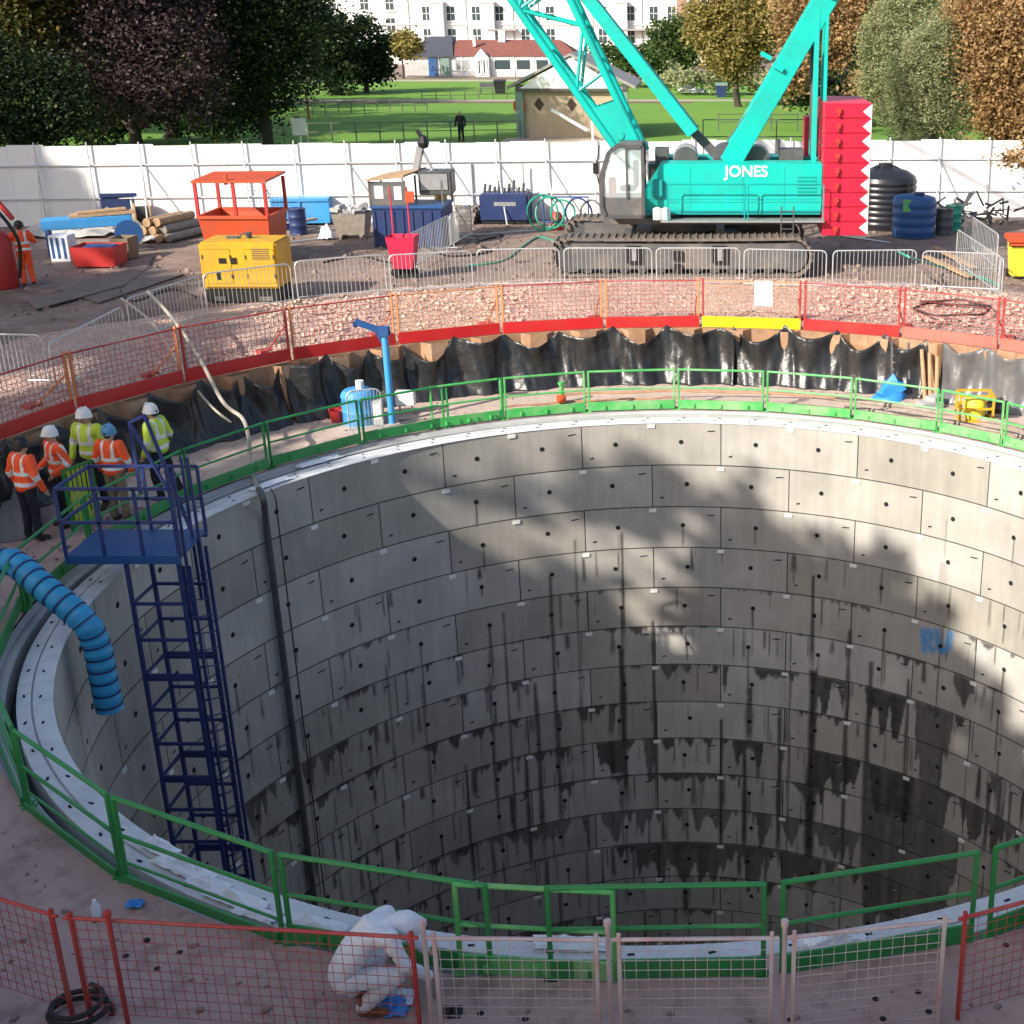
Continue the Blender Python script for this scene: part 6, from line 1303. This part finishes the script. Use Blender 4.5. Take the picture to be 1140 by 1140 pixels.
# ------------------------------------------------------------------ trees
def leaf_mat(name, cols, trans=.3):
    m = bpy.data.materials.new(name); m.use_nodes = True; t = m.node_tree; N = t.nodes; L = t.links; b = N['Principled BSDF']; out = N['Material Output']
    a = N.new('ShaderNodeAttribute'); a.attribute_name = 'tone'; r = N.new('ShaderNodeValToRGB'); L.new(a.outputs['Fac'], r.inputs[0])
    while len(r.color_ramp.elements) < len(cols): r.color_ramp.elements.new(.5)
    for i, c in enumerate(cols): r.color_ramp.elements[i].position = i/(len(cols)-1); r.color_ramp.elements[i].color = (*c, 1)
    L.new(r.outputs[0], b.inputs['Base Color']); b.inputs['Roughness'].default_value = .55; b.inputs['Specular IOR Level'].default_value = .25
    tr_ = N.new('ShaderNodeBsdfTranslucent'); L.new(r.outputs[0], tr_.inputs[0]); mx = N.new('ShaderNodeMixShader'); mx.inputs[0].default_value = trans
    L.new(b.outputs[0], mx.inputs[1]); L.new(tr_.outputs[0], mx.inputs[2]); L.new(mx.outputs[0], out.inputs[0]); M[name] = m
leaf_mat('leaf_purple', [(.018,.008,.012), (.05,.027,.033), (.12,.085,.085), (.035,.035,.02)])
leaf_mat('leaf_dark', [(.006,.015,.007), (.014,.03,.011), (.035,.06,.018), (.08,.09,.025)])
leaf_mat('leaf_olive', [(.04,.05,.012), (.08,.085,.018), (.14,.11,.025), (.2,.12,.03)])
leaf_mat('leaf_green', [(.03,.06,.018), (.05,.09,.025), (.08,.13,.03), (.13,.16,.05)])
leaf_mat('leaf_yellow', [(.13,.13,.035), (.26,.22,.06), (.35,.26,.09), (.14,.16,.045)])
leaf_mat('leaf_brown', [(.16,.09,.035), (.32,.19,.08), (.44,.28,.13), (.22,.18,.07)])
leaf_mat('leaf_conifer', [(.13,.155,.07), (.23,.255,.12), (.34,.36,.18), (.42,.43,.24)])
def crown_mesh(name, blobs, n, size, seed, clump=.9, per=34, shell=.55, thin=.55):
    r = np.random.default_rng(seed); P = []; T = []; vol = np.array([b_[1][0]*b_[1][1]*b_[1][2] for b_ in blobs])**(.67); vol = vol/vol.sum()
    for (c, rad), f in zip(blobs, vol):
        k = max(6, int(n*f/per)); d = r.normal(size=(k, 3)); d /= np.linalg.norm(d, axis=1)[:, None]; rr = (shell+(1-shell)*r.random(k))**.6
        lump = 1+.16*np.sin(d[:, 0]*5+seed)*np.cos(d[:, 2]*6+seed*2)+.1*np.sin(d[:, 1]*9+seed)
        cc = np.array(c)+d*(rr*lump)[:, None]*np.array(rad); ct = r.random(k)
        pp = np.repeat(cc, per, 0)+r.normal(size=(k*per, 3))*clump*np.array([.5,.5,.36])*np.repeat(.6+.8*r.random(k), per)[:, None]
        P.append(pp); T.append(np.clip(np.repeat(ct, per)*.65+r.random(k*per)*.35, 0, 1))
    P = np.concatenate(P); T = np.concatenate(T); m_ = len(P)
    a = r.normal(size=(m_, 3)); a[:, 2] *= .6; a /= np.linalg.norm(a, axis=1)[:, None]; nrm = r.normal(size=(m_, 3))+np.array([0,-.2,.7]); b_ = np.cross(nrm, a); b_ /= np.linalg.norm(b_, axis=1)[:, None]+1e-9
    s = size*(.6+.8*r.random(m_))[:, None]; q = np.stack([P-a*s*.5, P+b_*s*thin*.5-a*s*.05, P+a*s*.5, P-b_*s*thin*.5-a*s*.05], 1).reshape(-1, 3)
    me = mesh_np(name, q, np.arange(m_*4).reshape(-1, 4), []); at_ = me.attributes.new('tone', 'FLOAT', 'FACE'); at_.data.foreach_set('value', T.astype(np.float32)); return me
def trunk_mb(hgt, rad, blobs, seed, base=0.0):
    r = random.Random(seed); mb = MB(); top = Vector((0,0,base+hgt)); mid = Vector((r.uniform(-.2,.2), r.uniform(-.2,.2), base+hgt*.5))
    pts_ = spline([(0,0,base-.1), mid, top], 5); mb.poly(pts_, rad, 9, rib=lambda i: rad*(1.35 if i == 0 else 1-.05*i))
    for (c, rd) in blobs:
        c = Vector(c)
        for k in range(2): q = c+Vector((r.uniform(-.4,.4)*rd[0], r.uniform(-.4,.4)*rd[1], r.uniform(-.1,.5)*rd[2])); s0 = pts_[r.randint(4, len(pts_)-1)]; m2 = s0.lerp(q, .5)+Vector((0,0,.25*rd[2])); mb.tube(s0, m2, rad*.42, 6, rad*.26); mb.tube(m2, q, rad*.26, 6, rad*.07)
    return mb
def tree(label, loc, blobs, n, size, leaf, seed, th=3, tr_=.3, cat='tree', name='tree', group=None, **k):
    t = thing(name, label, cat, loc, 0, group); me = crown_mesh('crown', blobs, n, size, seed, **k); me.materials.append(M[leaf]); o = bpy.data.objects.new('crown', me); COL.objects.link(o); o.parent = t
    trunk_mb(th, tr_, blobs, seed).build('trunk', 'bark', t, smooth=True); return t
def gl(px, Y): v = front(px, Y); return (v.x, v.y, YARD)
def blob_px(px, py, Y, rx, ry, rz, org): v = atY(px, py, Y); return ((v.x-org[0], v.y-org[1], v.z-org[2]), (rx, ry, rz))
def ptree(label, px, Y, bl, n, size, leaf, seed, **k):
    o = gl(px, Y); s_ = (Y*math.cos(PITCH)+2)/F_PX; bb = [blob_px(x, y, Y+dy, w_*s_, w_*s_*.8, h_*s_, o) for (x, y, w_, h_, dy) in bl]
    return tree(label, o, bb, n, size, leaf, seed, **k)
ptree('big purple-leaved tree behind the left hoarding', 158, 68, [(130,-70,80,70,0),(200,-90,70,80,2),(120,60,62,50,0),(190,60,58,52,0),(150,10,90,50,1),(215,110,30,28,0),(100,110,45,30,1),(165,100,45,32,-1)], 42000, .22, 'leaf_purple', 21, th=3.2, tr_=.38)
ptree('dark green tree right of the purple tree, reaching down to the hoarding', 298, 72, [(285,-60,65,70,0),(250,-120,60,70,2),(290,30,60,55,0),(275,90,45,45,0),(315,70,42,50,0),(250,40,40,50,2),(330,25,40,40,1),(262,128,30,25,1)], 40000, .21, 'leaf_dark', 22, th=3.0, tr_=.35)
ptree('yellow-green tree at the top left corner', 28, 66, [(10,-60,60,60,0),(15,25,45,45,0),(55,5,30,30,1),(-30,40,45,50,0)], 14000, .28, 'leaf_olive', 23, th=3.5, tr_=.3)
ptree('dark tree below the yellow-green one at the left edge', 20, 62, [(10,95,45,45,0),(60,110,35,40,0),(-30,80,40,50,0),(30,140,40,20,0)], 24000, .19, 'leaf_dark', 24, th=2.2, tr_=.28)
ptree('dark shrubby tree behind the purple tree trunk', 100, 78, [(95,120,55,38,0),(200,105,60,40,3),(240,120,30,30,0)], 14000, .28, 'leaf_dark', 35, th=1.5, tr_=.2)
ptree('dark evergreen at the far edge of the lawn, left one', 372, 128, [(370,60,30,42,0),(352,40,28,45,1)], 9000, .4, 'leaf_dark', 25, th=2, tr_=.3)
ptree('dark evergreen at the far edge of the lawn, right one nearest the bungalow', 408, 132, [(405,55,26,34,0),(415,70,20,20,0),(388,72,20,18,0)], 8000, .4, 'leaf_dark', 26, th=2, tr_=.3)
ptree('small round light green tree left of the bungalow', 449, 160, [(449,50,15,14,0)], 2600, .45, 'leaf_yellow', 27, th=2, tr_=.15)
ptree('green tree right of the crane mast in front of the terrace', 752, 150, [(748,45,26,26,0),(760,55,22,22,0),(735,60,18,20,0)], 7000, .45, 'leaf_green', 28, th=2, tr_=.25)
ptree('green bushes left of the mast beyond the pavilion', 682, 140, [(672,62,12,14,0),(700,66,22,16,0),(722,70,16,14,0)], 4200, .4, 'leaf_green', 29, th=1, tr_=.12, cat='bush', name='bush')
ptree('pale bush beneath the green tree right of the mast', 735, 143, [(725,76,10,8,0),(742,78,9,7,0)], 1600, .35, 'leaf_conifer', 30, th=.8, tr_=.08, cat='bush', name='bush')
ptree('yellow-olive autumn tree left of the gantry', 822, 112, [(815,40,42,42,0),(795,18,28,30,0),(845,15,38,38,1),(812,68,20,16,0)], 26000, .3, 'leaf_yellow', 31, th=3, tr_=.32)
ptree('rusty brown autumn tree between gantry and conifers', 930, 100, [(925,45,42,42,0),(960,18,40,35,1),(895,20,35,35,0),(940,85,25,18,0),(990,10,35,25,3)], 26000, .27, 'leaf_brown', 32, th=3, tr_=.32)
ptree('dark green understorey tree behind the red counterweight', 950, 92, [(930,110,30,28,0),(975,95,30,30,0),(895,90,25,25,0)], 8000, .32, 'leaf_dark', 33, th=2, tr_=.2)
ptree('small orange-leaved tree right of the red counterweight', 967, 84, [(965,92,13,13,0),(882,85,16,20,0)], 1800, .3, 'leaf_brown', 34, th=2, tr_=.1)
ptree('pale green dense conifer, farther one of the pair', 1003, 68, [(1008,50,46,50,0),(990,85,30,42,0),(1030,25,44,38,0)], 46000, .15, 'leaf_conifer', 36, th=2, tr_=.25, cat='conifer', name='conifer', clump=.42, thin=.35, shell=.86)
ptree('pale green dense conifer, nearer one by the hoarding', 1035, 61, [(1030,92,38,50,0),(1032,128,44,40,0),(1045,62,32,38,0)], 52000, .13, 'leaf_conifer', 37, th=2, tr_=.25, cat='conifer', name='conifer', clump=.38, thin=.35, shell=.86)
ptree('tall copper-brown tree filling the top right corner', 1115, 60, [(1118,60,46,55,0),(1155,100,48,50,0),(1105,12,40,35,1),(1128,130,42,25,0),(1160,20,40,40,1)], 44000, .185, 'leaf_brown', 38, th=2.5, tr_=.3)
ptree('small copper branch hanging over the right hoarding', 1142, 49, [(1128,178,14,8,0),(1140,170,14,12,0)], 260, .2, 'leaf_brown', 39, th=2.9, tr_=.05, cat='sapling', name='sapling', clump=.45)
# woods closing the horizon beyond the houses, and a bank of evergreen shrubs behind the right lawn
ptree('broad dark wood rising behind the left trees', 200, 110, [(60,40,90,70,0),(200,30,90,70,0),(310,40,40,50,0),(-60,40,90,70,0),(100,110,120,35,0),(240,105,70,30,0)], 22000, .55, 'leaf_dark', 40, th=4, tr_=.5)
ptree('wide mixed autumn tree behind the conifers at right', 1010, 120, [(960,40,60,60,0),(1060,30,60,60,0),(1140,40,70,70,0),(900,60,40,45,0),(1010,110,60,30,0)], 20000, .5, 'leaf_olive', 41, th=4, tr_=.5)
sb = thing('hedge', 'clipped pale green hedge bank at the back of the right lawn', 'hedge', gl(800, 128)); s_ = 128*.94/F_PX
me = crown_mesh('foliage', [blob_px(x, 88, 128, 22*s_, 2, 9*s_, gl(800, 128)) for x in (760, 800, 840, 880)], 5000, .35, 55, clump=.7); me.materials.append(M['leaf_conifer']); o = bpy.data.objects.new('foliage', me); COL.objects.link(o); o.parent = sb
for (x, y, sd, lab) in ((-41, 83, 91, 'tall dark park tree hidden deep behind the purple tree to shade the lawn'), (-52, 86, 92, 'tall dark park tree hidden far left behind the yellow-green tree to shade the lawn'), (-33, 84, 93, 'tall dark park tree hidden behind the dark green tree trunk to shade the lawn')):
    tree(lab, (x, y, YARD), [((0,0,10), (5.5,5.5,5)), ((1,-1,15), (4.5,4.5,4)), ((-2,1,7), (4,4,3))], 9000, .55, 'leaf_dark', sd, th=6, tr_=.5)  # unseen trees added so their shadows darken the front lawn
# trees standing behind the camera to the left: their crowns shade the near side of the pit
TE = math.tan(SUN_EL); SQ = math.sqrt(.5)
def sunpos(p): return (p[0]-p[1])*SQ, p[2]+TE*(p[0]+p[1])*SQ     # sideways position and height of a point as the sun sees it
def wallpos(px, py): a, z = wall_at(px, py); return sunpos(pol(a, RAD, -z))
prof_pts = [(-70,17),(-58,17),(-51.8,15.8),(-50.7,14.3),(-49.6,12.8),(-48.5,11.4),(-46,11),(-40,11.0),(-36,10.8),(-31.5,10.4),(-29,9.4),(-26.5,8.3)]
prof_pts += sorted([wallpos(*q) for q in ((430,522),(500,546),(560,545),(650,526),(700,512),(760,516),(800,534),(850,562),(900,604),(960,606),(1000,622),(1040,662),(1060,700),(1090,744),(1138,828))])
prof_pts += [(-11.3, 5.4), (-10.9, 12), (8, 14)]
ps_ = np.array([p[0] for p in prof_pts]); ph_ = np.array([p[1] for p in prof_pts]); od_ = np.argsort(ps_); ps_, ph_ = ps_[od_], ph_[od_]
gaps = [(*wallpos(px, py), r_) for px, py, r_ in ((455,575,.18),(480,583,.2),(500,590,.2),(470,560,.22),(520,572,.3),(550,580,.3),(585,583,.25),(540,610,.25),(566,614,.3),(600,600,.35),(625,612,.35),(640,590,.3),(590,640,.2),(612,560,.25),(690,598,.25),(720,618,.4),(705,640,.35),(745,640,.35),(760,610,.3),(742,670,.35),(735,700,.45),(752,716,.35),(700,668,.3),(664,632,.25),(770,580,.25),(655,706,.2),(800,652,.25),(1010,700,.2),(870,640,.2),(430,545,.2),(380,540,.15))]
gaps += [(*sunpos(at(px, py, z)), r_) for px, py, z, r_ in ((250,505,.1,.35),(300,490,.1,.4),(340,478,.1,.35),(215,520,.1,.25),(60,425,1.3,.7),(110,410,1.3,.4),(20,440,1.3,.5),(200,360,1.3,.4),(120,300,1.3,.5),(70,290,1.3,.4))]
def shade_tree(s_, back, seed, label):
    hx, hy = math.sin(SUN_HEAD), math.cos(SUN_HEAD); x = s_*hy-back*hx; y = -s_*hx-back*hy; org = (x, y, YARD)
    top = float(np.interp(s_, ps_, ph_))+back*TE
    bl = [((0,0,z-YARD), (3.4,3.4,2.6)) for z in np.arange(10.5, top+.5, 3.2)]
    t = thing('tree', label, 'tree', org, 0, 'park trees behind the viewpoint'); me = crown_mesh('crown', bl, 6500, .62, seed, per=26, clump=1.3, shell=.1, thin=.85)
    co = np.zeros(len(me.vertices)*3, np.float32); me.vertices.foreach_get('co', co); co = co.reshape(-1, 4, 3).astype(float); wc = co.mean(1)+np.array(org); d_ = (wc[:, 0]+wc[:, 1])*SQ; ss = (wc[:, 0]-wc[:, 1])*SQ; hh_ = wc[:, 2]+TE*d_
    keep = hh_ < np.interp(ss, ps_, ph_)-.22+.26*np.sin(ss*4.1)+.2*np.sin(ss*9.7+1)+np.random.default_rng(seed+500).normal(size=len(ss))*.28
    for gs, gh, gr in gaps: keep &= ((ss-gs)/1.3)**2+((hh_-gh)*1.1)**2 > (gr*.8+.05)**2  # crown trimmed and pierced to shape its shadow and the sun flecks
    q = co[keep].reshape(-1, 3); m2 = mesh_np('crown', q, np.arange(len(q)).reshape(-1, 4), ['leaf_dark']); at_ = m2.attributes.new('tone', 'FLOAT', 'FACE'); at_.data.foreach_set('value', np.random.default_rng(seed).random(len(q)//4).astype(np.float32))
    bpy.data.meshes.remove(me); o = bpy.data.objects.new('crown', m2); COL.objects.link(o); o.parent = t
    trunk_mb(12, .4, [((0,0,11), (2,2,1.5))], seed).build('trunk', 'bark', t, smooth=True)
for i, s_ in enumerate(np.arange(-66, 4, 4.1)): shade_tree(float(s_), (22, 24.5)[i % 2], 60+i, 'leafy park tree standing out of view behind the camera')
